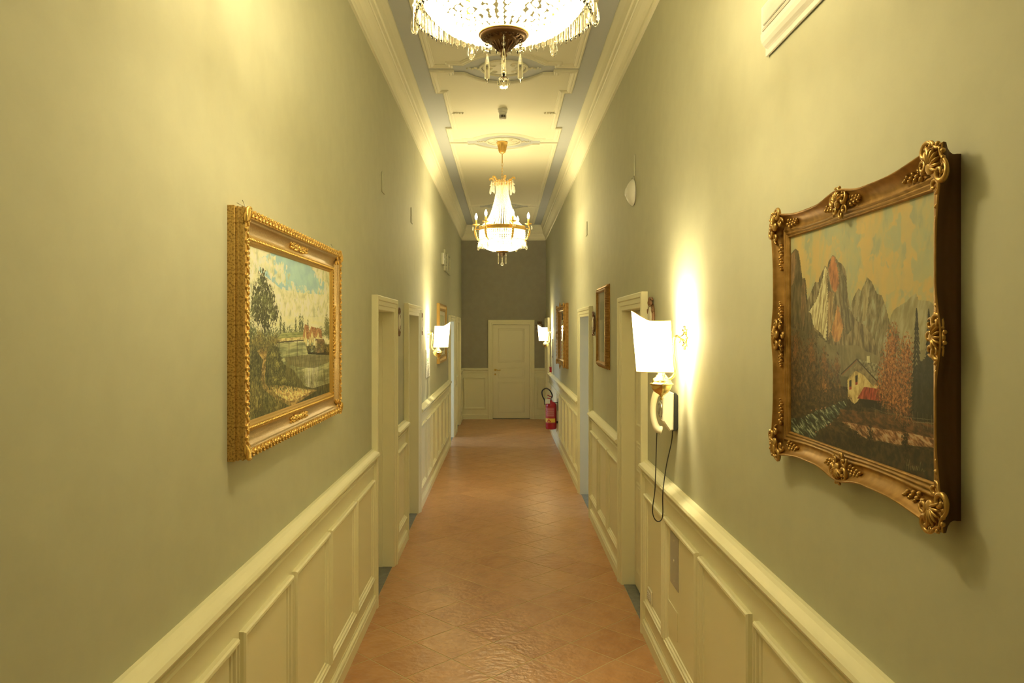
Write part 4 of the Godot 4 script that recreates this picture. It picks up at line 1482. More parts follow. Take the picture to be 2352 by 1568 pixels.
	streaks([0.0, 0.46, 0.12, 0.48, 0.3, 0.58, 0.42, 0.68, 0.42, 0.75, 0.0, 0.75], [pig(84, 72, 38), pig(98, 84, 44), pig(108, 90, 48)], 0.01, 0.016, 0.5, 20.0, 0.8)
	# ground and dark wood
	streaks([0.0, 0.68, 0.3, 0.7, 0.5, 0.74, 0.7, 0.74, 1.0, 0.7, 1.0, 1.0, 0.0, 1.0], [pig(36, 28, 12), pig(52, 40, 18), pig(70, 52, 24), pig(92, 62, 28)], 0.02, 0.05, 0.1, 12.0)
	var autumn := [pig(44, 34, 16), pig(68, 50, 24), pig(96, 66, 30), pig(126, 84, 36)]
	for p in [[0.06, 0.6, 0.07, 0.16], [0.02, 0.66, 0.06, 0.16], [0.13, 0.64, 0.06, 0.14], [0.2, 0.61, 0.055, 0.14], [0.24, 0.68, 0.05, 0.12], [0.31, 0.66, 0.045, 0.12], [0.36, 0.7, 0.04, 0.1], [0.41, 0.67, 0.03, 0.1], [0.16, 0.74, 0.08, 0.1], [0.3, 0.76, 0.08, 0.08], [0.06, 0.78, 0.09, 0.1], [0.42, 0.76, 0.05, 0.06]]:
		clump(p[0], p[1], p[2], p[3], autumn, 0.05, 0.22)
	for p in [[0.2, 0.59, 0.03, 0.09], [0.31, 0.63, 0.028, 0.08], [0.41, 0.63, 0.018, 0.06], [0.05, 0.57, 0.03, 0.09]]:
		clump(p[0], p[1], p[2], p[3], [pig(96, 62, 28), pig(124, 78, 34), pig(146, 92, 40)], 0.08, 0.4)
	clump(0.315, 0.735, 0.03, 0.035, [pig(120, 72, 30), pig(154, 96, 40), pig(182, 120, 52)], 0.1, 0.4)
	# chalet
	streaks([0.487, 0.69, 0.557, 0.613, 0.69, 0.70, 0.66, 0.72, 0.61, 0.72, 0.56, 0.77, 0.538, 0.785, 0.492, 0.77], [pig(166, 128, 60), pig(196, 160, 78), pig(212, 178, 92)], 0.03, 0.02, 0.1, 1.5)
	streaks([0.557, 0.613, 0.686, 0.681, 0.66, 0.70, 0.6, 0.66, 0.545, 0.645, 0.5, 0.68, 0.487, 0.69], [pig(98, 80, 42), pig(128, 104, 56), pig(146, 120, 64)], 0.03, 0.03, 0.0, 2.0)
	streaks([0.554, 0.596, 0.714, 0.612, 0.74, 0.66, 0.69, 0.685], [pig(82, 70, 38), pig(112, 96, 54), pig(140, 122, 70), pig(160, 140, 82)], 0.06, 0.06, 0.5, 2.0)
	line([0.444, 0.668, 0.554, 0.598, 0.686, 0.68], 5, pig(48, 34, 16))
	line([0.448, 0.672, 0.552, 0.604], 3, pig(130, 82, 38))
	streaks([0.619, 0.582, 0.637, 0.58, 0.638, 0.608, 0.62, 0.608], [pig(186, 162, 92), pig(210, 186, 110)], 0.05, 0.05, 0.0, 0.5)
	for w in [[0.502, 0.692], [0.544, 0.668]]:
		fill_poly([w[0], w[1], w[0] + 0.014, w[1] - 0.006, w[0] + 0.014, w[1] + 0.026, w[0], w[1] + 0.03], pig(40, 30, 16))
		fill_poly([w[0], w[1] + 0.026, w[0] + 0.014, w[1] + 0.022, w[0] + 0.014, w[1] + 0.034, w[0], w[1] + 0.038], pig(140, 46, 26))
	streaks([0.602, 0.708, 0.697, 0.706, 0.71, 0.752, 0.557, 0.760], [pig(104, 38, 22), pig(150, 54, 30), pig(182, 78, 42)], 0.06, 0.015, 0.4, 2.0)
	fill_poly([0.57, 0.762, 0.71, 0.754, 0.7, 0.79, 0.58, 0.79], pig(26, 20, 10))
	line([0.478, 0.7, 0.476, 0.74, 0.485, 0.775], 4, pig(56, 40, 20))
	# stream with stones
	streaks([0.0, 0.93, 0.123, 0.905, 0.235, 0.858, 0.354, 0.82, 0.484, 0.772, 0.475, 0.808, 0.413, 0.855, 0.354, 0.895, 0.28, 0.95, 0.24, 1.0, 0.0, 1.0], [pig(24, 26, 14), pig(40, 44, 26), pig(60, 66, 40), pig(100, 100, 60), pig(180, 168, 100)], 0.016, 0.07, 0.35, 22.0, 0.92)
	for s in [[0.2, 0.86], [0.24, 0.85], [0.29, 0.838], [0.32, 0.83], [0.36, 0.9], [0.33, 0.91], [0.27, 0.945], [0.3, 0.95], [0.24, 0.955], [0.26, 0.975], [0.42, 0.862], [0.44, 0.85]]:
		mark(s[0] - 0.004, s[1] + 0.006, 18, 9, 0, pig(74, 44, 24), 0.9)
		mark(s[0], s[1], 17, 9, 160, pig(178, 112, 62), 0.9)
	# lit bank, heath, dark foreground
	streaks([0.44, 0.82, 0.7, 0.8, 1.0, 0.8, 1.0, 0.87, 0.6, 0.89, 0.42, 0.87], [pig(56, 40, 18), pig(86, 56, 26), pig(116, 70, 32)], 0.02, 0.05, 0.1, 12.0)
	streaks([0.45, 0.875, 0.55, 0.866, 0.697, 0.862, 0.822, 0.85, 1.0, 0.845, 1.0, 0.875, 0.780, 0.905, 0.608, 0.915], [pig(92, 54, 26), pig(144, 88, 42), pig(188, 132, 68), pig(208, 164, 94)], 0.022, 0.07, 0.35, 34.0, 0.8)
	streaks([0.28, 0.93, 0.6, 0.925, 1.0, 0.89, 1.0, 1.0, 0.22, 1.0], [pig(26, 24, 12), pig(42, 34, 16), pig(58, 44, 20), pig(76, 54, 26)], 0.03, 0.03, 0.2, 14.0, 0.9)
	for k in 60:
		mark(rng.randf_range(0.45, 0.78), rng.randf_range(0.9, 0.985), 3, 4, 0, pig(164, 144, 84), 0.8)
	for b in [[0.64, 0.9, 0.02, 0.06], [0.84, 0.89, 0.02, 0.07], [0.5, 0.785, 0.03, 0.03], [0.58, 0.785, 0.03, 0.03], [0.55, 0.94, 0.05, 0.04]]:
		clump(b[0], b[1], b[2], b[3], [pig(22, 20, 10), pig(38, 30, 14), pig(58, 42, 20)], 0.09, 0.25)
	# autumn birches and firs
	var flame := [pig(66, 38, 18), pig(102, 58, 26), pig(140, 80, 34), pig(168, 100, 42), pig(190, 124, 54)]
	for b in [[0.775, 0.52, 0.045, 0.08], [0.76, 0.59, 0.06, 0.09], [0.735, 0.65, 0.06, 0.08], [0.79, 0.66, 0.065, 0.1], [0.85, 0.57, 0.045, 0.09], [0.845, 0.66, 0.055, 0.1], [0.72, 0.71, 0.055, 0.07], [0.78, 0.74, 0.07, 0.08], [0.84, 0.75, 0.06, 0.09]]:
		clump(b[0], b[1], b[2], b[3], flame, 0.09, 0.3)
	for u in [0.735, 0.775, 0.8, 0.84, 0.86]:
		line([u, 0.6, u - 0.006, 0.7, u + 0.002, 0.81], 2, pig(120, 90, 48), 0.7)
	for p in [[0.9, 0.40, 0.04], [0.958, 0.405, 0.034], [0.99, 0.33, 0.04]]:
		line([p[0], p[1], p[0], p[1] + 0.1], 2, pig(30, 28, 14))
		var tiers := 22
		for k in tiers:
			var f := float(k) / tiers
			var v: float = lerpf(p[1] + 0.012, 0.78, f)
			var w: float = p[2] * (0.12 + 0.9 * f)
			for s in [-1.0, 1.0]:
				var c: Color = [pig(24, 24, 12), pig(36, 34, 18), pig(46, 42, 22)][k % 3]
				for q in 5:
					var r := rng.randf_range(0.3, 1.0)
					line([p[0], v - 0.012, p[0] + s * w * r * 0.6, v, p[0] + s * w * r, v + 0.012], 4, vary(c, 0.15), 0.9)
	streaks([0.885, 0.62, 0.93, 0.58, 1.0, 0.54, 1.0, 0.79, 0.88, 0.8], [pig(20, 20, 10), pig(32, 30, 16), pig(44, 40, 22)], 0.05, 0.02, 0.0, 16.0, 0.85)
	# fence
	line([0.65, 0.785, 0.73, 0.795, 0.83, 0.79], 2, pig(136, 112, 58), 0.8)
	line([0.83, 0.795, 1.0, 0.782], 2, pig(150, 126, 68), 0.8)
	line([0.88, 0.806, 1.0, 0.792], 2, pig(160, 136, 74), 0.8)
	for u in [0.67, 0.71, 0.75, 0.78, 0.815, 0.85, 0.88, 0.905, 0.93, 0.95, 0.97, 0.99]:
		line([u, 0.768, u + 0.003, 0.82], 2, pig(150, 126, 66), 0.8)
	# the painter's name, lower right
	var ink := pig(158, 140, 76)
	for s in [[0.846, 0.985, 0.853, 0.945], [0.858, 0.985, 0.864, 0.945], [0.85, 0.968, 0.862, 0.964], [0.869, 0.982, 0.872, 0.965], [0.876, 0.98, 0.879, 0.963, 0.884, 0.978, 0.887, 0.962, 0.892, 0.977], [0.897, 0.976, 0.9, 0.96, 0.905, 0.974, 0.908, 0.959], [0.914, 0.973, 0.92, 0.94], [0.922, 0.972, 0.928, 0.962, 0.933, 0.97, 0.942, 0.966]]:
		line(s, 2, ink, 0.85)
	return canvas_material("mountain_canvas")


# ---------------------------------------------------------------- the two large paintings

func river_painting() -> void:
	var cm := paint_river()
	# 1.466 x 0.83, centre at d = 3.227
	var o := thing("framed_painting", "river landscape painting with bridge in a carved gold frame on the left wall", "painting", on_left(3.235, 1.888))
	var W := 0.741
	var H := 0.418
	var names := ["frame_side", "frame_side", "frame_side", "frame_side"]
	var outer := [Vector2(0.0, 0.0), Vector2(0.0, 0.022), Vector2(0.005, 0.026), Vector2(0.002, 0.034), Vector2(0.006, 0.04), Vector2(0.003, 0.05), Vector2(0.006, 0.056), Vector2(0.012, 0.057)]
	var cove := [Vector2(0.034, 0.054), Vector2(0.037, 0.048), Vector2(0.042, 0.048), Vector2(0.046, 0.043), Vector2(0.056, 0.033), Vector2(0.07, 0.029), Vector2(0.082, 0.031)]
	var inner := [Vector2(0.082, 0.031), Vector2(0.084, 0.036), Vector2(0.09, 0.038), Vector2(0.104, 0.036), Vector2(0.108, 0.03), Vector2(0.113, 0.028), Vector2(0.118, 0.02)]
	var band := [Vector2(0.012, 0.057), Vector2(0.02, 0.058), Vector2(0.034, 0.054)]
	var path := rect(W, H)
	rng.seed = 91
	for i in 4:
		var st := begin()
		sweep(st, path, true, outer, i, i + 1)
		sweep(st, path, true, band, i, i + 1)
		var side := part(o, names[i], done(st), M.gilt_mottled)
		var cv := begin(true)
		sweep(cv, path, true, cove, i, i + 1)
		part(side, "cove", done(cv), M.champagne_gilt)
		var ib := begin()
		sweep(ib, path, true, inner, i, i + 1)
		part(side, "sight_edge", done(ib), M.gilt)
		# carved leaves on the outer band, small leaves on the inner band
		var a := path[i]
		var b := path[(i + 1) % 4]
		var dir := (b - a).normalized()
		var inn := Vector2(-dir.y, dir.x)
		var len_ := a.distance_to(b)
		var ang := atan2(dir.y, dir.x)
		var lf := begin(true)
		var n := int(len_ / 0.019)
		for k in range(2, n - 1):
			var p := a + dir * (k * len_ / n) + inn * (0.02 + (0.0045 if k % 2 else -0.004))
			var tilt := ang + (0.7 if k % 2 else -0.7) + rng.randf_range(-0.2, 0.2)
			blob(lf, Vector3(p.x, p.y, 0.0585), Vector3(0.0125, 0.0055, 0.0062), Basis(Vector3(0, 0, 1), tilt), 7, 4)
			if k % 3 == 0:
				scroll(lf, Vector3(p.x, p.y, 0.061), 0.008, tilt, 0.8, 0.0022)
			if k % 2 == 0:
				blob(lf, Vector3(p.x - inn.x * 0.007, p.y - inn.y * 0.007, 0.06), Vector3(0.0045, 0.0045, 0.005), Basis.IDENTITY, 6, 4)
		part(side, "carved_leaf_band", done(lf), M.gilt_bright)
		var bd := begin(true)
		var m := int((len_ - 0.19) / 0.017)
		for k in m + 1:
			var p := a + dir * (0.095 + k * (len_ - 0.19) / m) + inn * 0.097
			blob(bd, Vector3(p.x, p.y, 0.038), Vector3(0.0085, 0.0042, 0.0045), Basis(Vector3(0, 0, 1), ang + 0.8), 6, 4)
		part(side, "leaf_tip_band", done(bd), M.gilt_bright)
		# acanthus at the corner where this side begins
		var cn := begin(true)
		var dg := (dir + inn).normalized()
		var da := atan2(dg.y, dg.x)
		for k in 7:
			var f := (k - 3) / 3.0
			var q := a + dg * (0.03 + 0.006 * (1.0 - absf(f))) + Vector2(-dg.y, dg.x) * f * 0.024
			blob(cn, Vector3(q.x, q.y, 0.06), Vector3(0.028 - 0.008 * absf(f), 0.006, 0.009), Basis(Vector3(0, 0, 1), da + f * 0.75), 7, 4)
		for s in [-1.0, 1.0]:
			var q: Vector2 = a + dg * 0.072 + Vector2(-dg.y, dg.x) * s * 0.02
			scroll(cn, Vector3(q.x, q.y, 0.05), 0.015, da + s * 1.2, s * 1.1, 0.0045)
		var q2 := a + dg * 0.085
		blob(cn, Vector3(q2.x, q2.y, 0.044), Vector3(0.025, 0.008, 0.008), Basis(Vector3(0, 0, 1), da), 8, 4)
		part(o, "corner_leaf", done(cn), M.gilt_bright)
		# twin leaf sprays in the middle of the cove
		var sp := begin(true)
		var mid := (a + b) / 2 + inn * 0.062
		for s in [-1.0, 1.0]:
			for k in 16:
				var f := k / 15.0
				var p: Vector2 = mid + dir * s * (0.02 + 0.11 * f) + inn * (sin(k * 2.4) * 0.014 * (1.0 - 0.4 * f))
				blob(sp, Vector3(p.x, p.y, 0.035), Vector3(0.011 * (1.1 - 0.5 * f), 0.005, 0.008), Basis(Vector3(0, 0, 1), ang + sin(k * 2.4) * 1.0 + (0.0 if s > 0 else PI)), 6, 4)
			for k in 3:
				var p: Vector2 = mid + dir * s * (0.03 + 0.03 * k)
				scroll(sp, Vector3(p.x, p.y, 0.038), 0.012 - 0.002 * k, s * 0.8, s * 1.0, 0.003)
		blob(sp, Vector3(mid.x, mid.y, 0.036), Vector3(0.012, 0.014, 0.01), Basis(Vector3(0, 0, 1), ang), 8, 4)
		part(o, "leaf_spray", done(sp), M.gilt_bright)
	part(o, "backing", box_mesh(Vector3(-W + 0.02, -H + 0.02, 0.002), Vector3(W - 0.02, H - 0.02, 0.015)), M.carved_wood)
	part(o, "canvas", picture_sheet(W - 0.112, H - 0.112, 0.022), cm, Transform3D.IDENTITY, "river, bridge, tall tree and cottages under a cloudy sky")
	for s in [-0.66, 0.66]:
		var hk := begin(true)
		tube(hk, [Vector3(s, H - 0.005, 0.03), Vector3(s, H + 0.012, 0.03), Vector3(s + 0.006, H + 0.03, 0.02)], 0.0015, 6)
		tube(hk, [Vector3(s - 0.025, H + 0.016, 0.012), Vector3(s, H + 0.008, 0.028), Vector3(s + 0.01, H + 0.006, 0.03)], 0.0012, 6)
		part(o, "picture_hook", done(hk), M.steel)


func swept_point(side: int, t: float, s: float, hw: float, hh: float, wide: float) -> Vector2:
	# side 0 bottom, 1 right, 2 top, 3 left; t along -1..1, s from the sight edge (0) to the rim (1)
	var e := absf(t)
	var waist := 0.058
	var m := waist + (wide - waist) * pow(smoothstep(0.45, 1.0, e), 1.3) + 0.018 * pow(1.0 - smoothstep(0.0, 0.3, e), 1.2)
	var L := hw if side % 2 == 0 else hh
	var D := hh if side % 2 == 0 else hw
	var p := Vector2(lerpf(L * t, (L + wide) * t, s), D + m * s)
	# p is for the top side; turn it to its place
	if side == 2:
		return Vector2(-p.x, p.y)
	if side == 0:
		return Vector2(p.x, -p.y)
	if side == 1:
		return Vector2(p.y, p.x)
	return Vector2(-p.y, -p.x)


func rocaille(st: SurfaceTool, c: Vector2, out: Vector2, size: float, z: float) -> void:
	# a shell between scrolls, opening towards "out"
	var a0 := atan2(out.y, out.x)
	var side := Vector2(-out.y, out.x)
	for k in 7:
		var f := (k - 3) / 3.0
		var a := a0 + f * 1.15
		var p := c + Vector2(cos(a), sin(a)) * size * 0.42
		blob(st, Vector3(p.x, p.y, z + 0.005), Vector3(size * 0.36, size * 0.075, 0.008), Basis(Vector3(0, 0, 1), a), 8, 4)
	blob(st, Vector3(c.x, c.y, z + 0.003), Vector3(size * 0.3, size * 0.3, 0.007), Basis.IDENTITY, 10, 5)
	for s in [-1.0, 1.0]:
		var p: Vector2 = c + side * s * size * 0.72 + out * size * 0.25
		scroll(st, Vector3(p.x, p.y, z), size * 0.42, a0 - s * 0.4, s * 1.25, size * 0.11, 0.004)
		var q: Vector2 = c + side * s * size * 0.62 - out * size * 0.42
		scroll(st, Vector3(q.x, q.y, z - 0.004), size * 0.32, a0 + s * 2.4, -s * 1.1, size * 0.085, 0.004)
		var rim := []
		for k in 9:
			var f := k / 8.0
			var a: float = a0 + s * f * 2.0
			var r := size * (0.95 - 0.14 * sin(f * PI * 3.0))
			rim.append(Vector3(c.x + cos(a) * r, c.y + sin(a) * r, z + 0.003 - 0.006 * f))
		tube(st, curve(rim, 3), size * 0.075, 6)
		for k in 4:
			var b: Vector2 = c + side * s * size * (0.25 + 0.2 * k) + out * size * (0.95 - 0.18 * k)
			blob(st, Vector3(b.x, b.y, z + 0.002), Vector3.ONE * size * (0.11 - 0.012 * k), Basis.IDENTITY, 6, 4)


func sprig(st: SurfaceTool, c: Vector2, dir: Vector2, long_: float, z: float) -> void:
	var side := Vector2(-dir.y, dir.x)
	for k in 11:
		var f := k / 10.0
		var p := c + dir * long_ * f + side * sin(k * 2.1) * 0.012 * (1.0 - 0.6 * f)
		blob(st, Vector3(p.x, p.y, z), Vector3(0.0085 - 0.004 * f, 0.0045, 0.0065), Basis(Vector3(0, 0, 1), atan2(dir.y, dir.x) + sin(k * 2.1)), 6, 4)


func mountain_painting() -> void:
	var cm := paint_mountains()
	var o := thing("framed_painting", "mountain painting with chalet in a swept rococo gilt frame on the right wall", "painting", on_right(1.969, 1.885))
	var hw := 0.3985
	var hh := 0.2985
	var wide := 0.082
	var prof := [Vector2(0.0, 0.012), Vector2(0.03, 0.02), Vector2(0.07, 0.02), Vector2(0.1, 0.015), Vector2(0.14, 0.023), Vector2(0.2, 0.023), Vector2(0.23, 0.018), Vector2(0.27, 0.026), Vector2(0.33, 0.026), Vector2(0.37, 0.022), Vector2(0.5, 0.022), Vector2(0.65, 0.026), Vector2(0.8, 0.034), Vector2(0.9, 0.042), Vector2(0.93, 0.047), Vector2(0.97, 0.049), Vector2(1.0, 0.046)]
	var back := [Vector2(1.0, 0.046), Vector2(0.99, 0.04), Vector2(0.93, 0.032), Vector2(0.9, 0.024), Vector2(0.91, 0.016), Vector2(0.97, 0.012), Vector2(0.98, 0.008), Vector2(0.98, 0.0)]
	var n := 36
	for side in 4:
		for which in 2:
			var st := begin(true)
			var pr: Array = prof if which == 0 else back
			for i in n:
				var t0 := -1.0 + 2.0 * i / n
				var t1 := -1.0 + 2.0 * (i + 1) / n
				for j in pr.size() - 1:
					var p: Vector2 = pr[j]
					var q: Vector2 = pr[j + 1]
					var a := swept_point(side, t0, p.x, hw, hh, wide)
					var b := swept_point(side, t1, p.x, hw, hh, wide)
					var c := swept_point(side, t1, q.x, hw, hh, wide)
					var d := swept_point(side, t0, q.x, hw, hh, wide)
					if which == 1:
						# the back flange is straight along its length
						a = swept_flange(side, t0, p.x, hw, hh, wide, j)
						b = swept_flange(side, t1, p.x, hw, hh, wide, j)
						c = swept_flange(side, t1, q.x, hw, hh, wide, j + 1)
						d = swept_flange(side, t0, q.x, hw, hh, wide, j + 1)
					quad(st, Vector3(b.x, b.y, p.y), Vector3(a.x, a.y, p.y), Vector3(d.x, d.y, q.y), Vector3(c.x, c.y, q.y))
			part(o, "frame_side" if which == 0 else "frame_flange", done(st), M.old_gilt if which == 0 else M.old_gilt_dark)
	for c in 4:
		var sx := 1.0 if c % 2 == 0 else -1.0
		var sy := 1.0 if c < 2 else -1.0
		var st := begin(true)
		var out := Vector2(sx, sy).normalized()
		var p := Vector2(sx * (hw + 0.04), sy * (hh + 0.04))
		rocaille(st, p, out, 0.05, 0.045)
		sprig(st, Vector2(sx * (hw - 0.02), sy * (hh + 0.04)), Vector2(-sx, 0), 0.075, 0.029)
		sprig(st, Vector2(sx * (hw + 0.04), sy * (hh - 0.02)), Vector2(0, -sy), 0.075, 0.029)
		part(o, "corner_ornament", done(st), M.old_gilt_light)
	for c in [Vector2(0, 1), Vector2(0, -1), Vector2(1, 0), Vector2(-1, 0)]:
		var st := begin(true)
		var p := Vector2(c.x * (hw + 0.04), c.y * (hh + 0.04))
		rocaille(st, p, c, 0.042, 0.04)
		var along := Vector2(-c.y, c.x)
		sprig(st, p + along * 0.04, along, 0.06, 0.03)
		sprig(st, p - along * 0.04, -along, 0.06, 0.03)
		scroll(st, Vector3(p.x - c.x * 0.028, p.y - c.y * 0.028, 0.034), 0.012, atan2(c.y, c.x), 1.0, 0.004)
		part(o, "centre_ornament", done(st), M.old_gilt_light)
	part(o, "backing", box_mesh(Vector3(-hw - 0.04, -hh - 0.04, 0.001), Vector3(hw + 0.04, hh + 0.04, 0.009)), M.carved_wood)
	part(o, "canvas", picture_sheet(hw + 0.004, hh + 0.004, 0.0125), cm, Transform3D.IDENTITY, "mountain peaks, chalet, stream and autumn trees")


func swept_flange(side: int, t: float, s: float, hw: float, hh: float, wide: float, j: int) -> Vector2:
	# the upper points follow the swept rim, the lowest ones run straight at the full width
	var p := swept_point(side, t, s, hw, hh, wide)
	var f := clampf((j - 1) / 4.0, 0.0, 1.0)
	if f <= 0.0:
		return p
	var L := hw if side % 2 == 0 else hh
	var D := hh if side % 2 == 0 else hw
	var w := 0.064
	var q := Vector2((L + w * s) * t, D + w * s)
	if side == 2:
		q = Vector2(-q.x, q.y)
	elif side == 0:
		q = Vector2(q.x, -q.y)
	elif side == 1:
		q = Vector2(q.y, q.x)
	else:
		q = Vector2(-q.y, -q.x)
	return p.lerp(q, f)


# ---------------------------------------------------------------- smaller pictures

func frame_into(o: Node3D, hw: float, hh: float, prof: Array, m: Material) -> void:
	for i in 4:
		var st := begin()
		sweep(st, rect(hw, hh), true, prof, i, i + 1)
		part(o, "frame_side", done(st), m)


func print_texture(seed_: int, tall: bool) -> StandardMaterial3D:
	pigment_gain = 0.5
	art = Image.create(256, 256, false, Image.FORMAT_RGBA8)
	rng.seed = seed_
	art.fill(pig(132, 122, 66))
	work([0, 0, 1, 0, 1, 0.5, 0, 0.5], 90, 40, 16, [0, 20, 160], [pig(140, 130, 72), pig(122, 114, 64)], 0.4)
	work([0, 0.5, 1, 0.5, 1, 1, 0, 1], 160, 22, 12, [0, 20, 160], [pig(92, 84, 42), pig(112, 98, 50), pig(76, 72, 38)], 0.5)
	if tall:
		for k in 7:
			line([0.1 + 0.13 * k, 0.95, 0.1 + 0.13 * k, 0.2 + 0.05 * (k % 3)], 12, vary(pig(96, 84, 42), 0.25), 0.7)
	return canvas_material("print_%d" % seed_)


func small_pictures() -> void:
	# framed print with a ribbed frame, right wall between the two near doors
	var o := thing("framed_print", "framed print with pale mat and ribbed gold frame between the right doors", "picture", on_right(6.83, 1.925))
	var hw := 0.345
	var hh := 0.365
	frame_into(o, hw, hh, [Vector2(0, 0), Vector2(0, 0.008), Vector2(0.004, 0.012), Vector2(0.03, 0.034), Vector2(0.034, 0.04), Vector2(0.042, 0.042), Vector2(0.048, 0.038), Vector2(0.052, 0.028), Vector2(0.058, 0.024)], M.old_gilt)
	var ribs := begin(true)
	for i in 4:
		var p := rect(hw, hh)
		var a := p[i]
		var b := p[(i + 1) % 4]
		var dir := (b - a).normalized()
		var inn := Vector2(-dir.y, dir.x)
		var len_ := a.distance_to(b)
		var n := int(len_ / 0.0135)
		for k in range(2, n - 1):
			var q := a + dir * (k * len_ / n)
			tube(ribs, [Vector3(q.x + inn.x * 0.003, q.y + inn.y * 0.003, 0.012), Vector3(q.x + inn.x * 0.03, q.y + inn.y * 0.03, 0.036)], 0.0052, 6)
	part(o, "ribbed_border", done(ribs), M.old_gilt)
	part(o, "mat_board", box_mesh(Vector3(-hw + 0.05, -hh + 0.05, 0.004), Vector3(hw - 0.05, hh - 0.05, 0.02)), M.mat_board)
	part(o, "print", picture_sheet(hw - 0.13, hh - 0.14, 0.021), print_texture(610, false))
	part(o, "glass", box_mesh(Vector3(-hw + 0.05, -hh + 0.05, 0.0225), Vector3(hw - 0.05, hh - 0.05, 0.0245)), M.window_glass)
	# gilt mirror farther along
	var m := thing("framed_mirror", "gilt framed mirror on the right wall past the open doorway", "mirror", on_right(11.38, 1.815))
	hw = 0.73
	hh = 0.46
	frame_into(m, hw, hh, [Vector2(0, 0), Vector2(0, 0.03), Vector2(0.012, 0.034), Vector2(0.016, 0.05), Vector2(0.03, 0.066), Vector2(0.045, 0.07), Vector2(0.06, 0.06), Vector2(0.08, 0.05), Vector2(0.09, 0.052), Vector2(0.1, 0.04), Vector2(0.108, 0.03)], M.old_gilt)
	part(m, "mirror", box_mesh(Vector3(-hw + 0.1, -hh + 0.1, 0.004), Vector3(hw - 0.1, hh - 0.1, 0.03)), M.mirror_glass)
	var orn := begin(true)
	for i in 4:
		var p := rect(hw - 0.04, hh - 0.04)
		var a := p[i]
		var b := p[(i + 1) % 4]
		var dir := (b - a).normalized()
		var n := int(a.distance_to(b) / 0.05)
		for k in range(0, n):
			var q := a + dir * (k * a.distance_to(b) / n)
			blob(orn, Vector3(q.x, q.y, 0.066), Vector3(0.024, 0.011, 0.012), Basis(Vector3(0, 0, 1), atan2(dir.y, dir.x) + (0.5 if k % 2 else -0.5)), 6, 4)
		scroll(orn, Vector3(a.x, a.y, 0.066), 0.04, 0.0, 1.2, 0.012)
	part(m, "carved_border", done(orn), M.old_gilt_light)
	for s in [-1.0, 1.0]:
		var c := begin(true)
		rocaille(c, Vector2(0, s * (hh - 0.03)), Vector2(0, s), 0.06, 0.066)
		part(m, "crest", done(c), M.old_gilt_light)
	for s in [-1.0, 1.0]:
		var c := begin(true)
		rocaille(c, Vector2(s * (hw - 0.03), 0), Vector2(s, 0), 0.06, 0.066)
		part(m, "side_crest", done(c), M.old_gilt_light)
	# picture behind the left sconce
	var l := thing("framed_picture", "gold framed picture with cream liner behind the left wall sconce", "picture", on_left(10.92, 1.85))
	hw = 0.63
	hh = 0.41
	frame_into(l, hw, hh, [Vector2(0, 0), Vector2(0, 0.034), Vector2(0.008, 0.042), Vector2(0.02, 0.044), Vector2(0.03, 0.036), Vector2(0.06, 0.03), Vector2(0.085, 0.034), Vector2(0.092, 0.03), Vector2(0.1, 0.022)], M.gilt)
	var li := begin()
	sweep(li, rect(hw - 0.098, hh - 0.098), true, [Vector2(0, 0.004), Vector2(0, 0.022), Vector2(0.05, 0.018), Vector2(0.056, 0.012), Vector2(0.056, 0.004)])
	part(l, "liner", done(li), M.mat_board)
	part(l, "canvas", picture_sheet(hw - 0.15, hh - 0.15, 0.013), print_texture(611, true))


# ---------------------------------------------------------------- room plaques

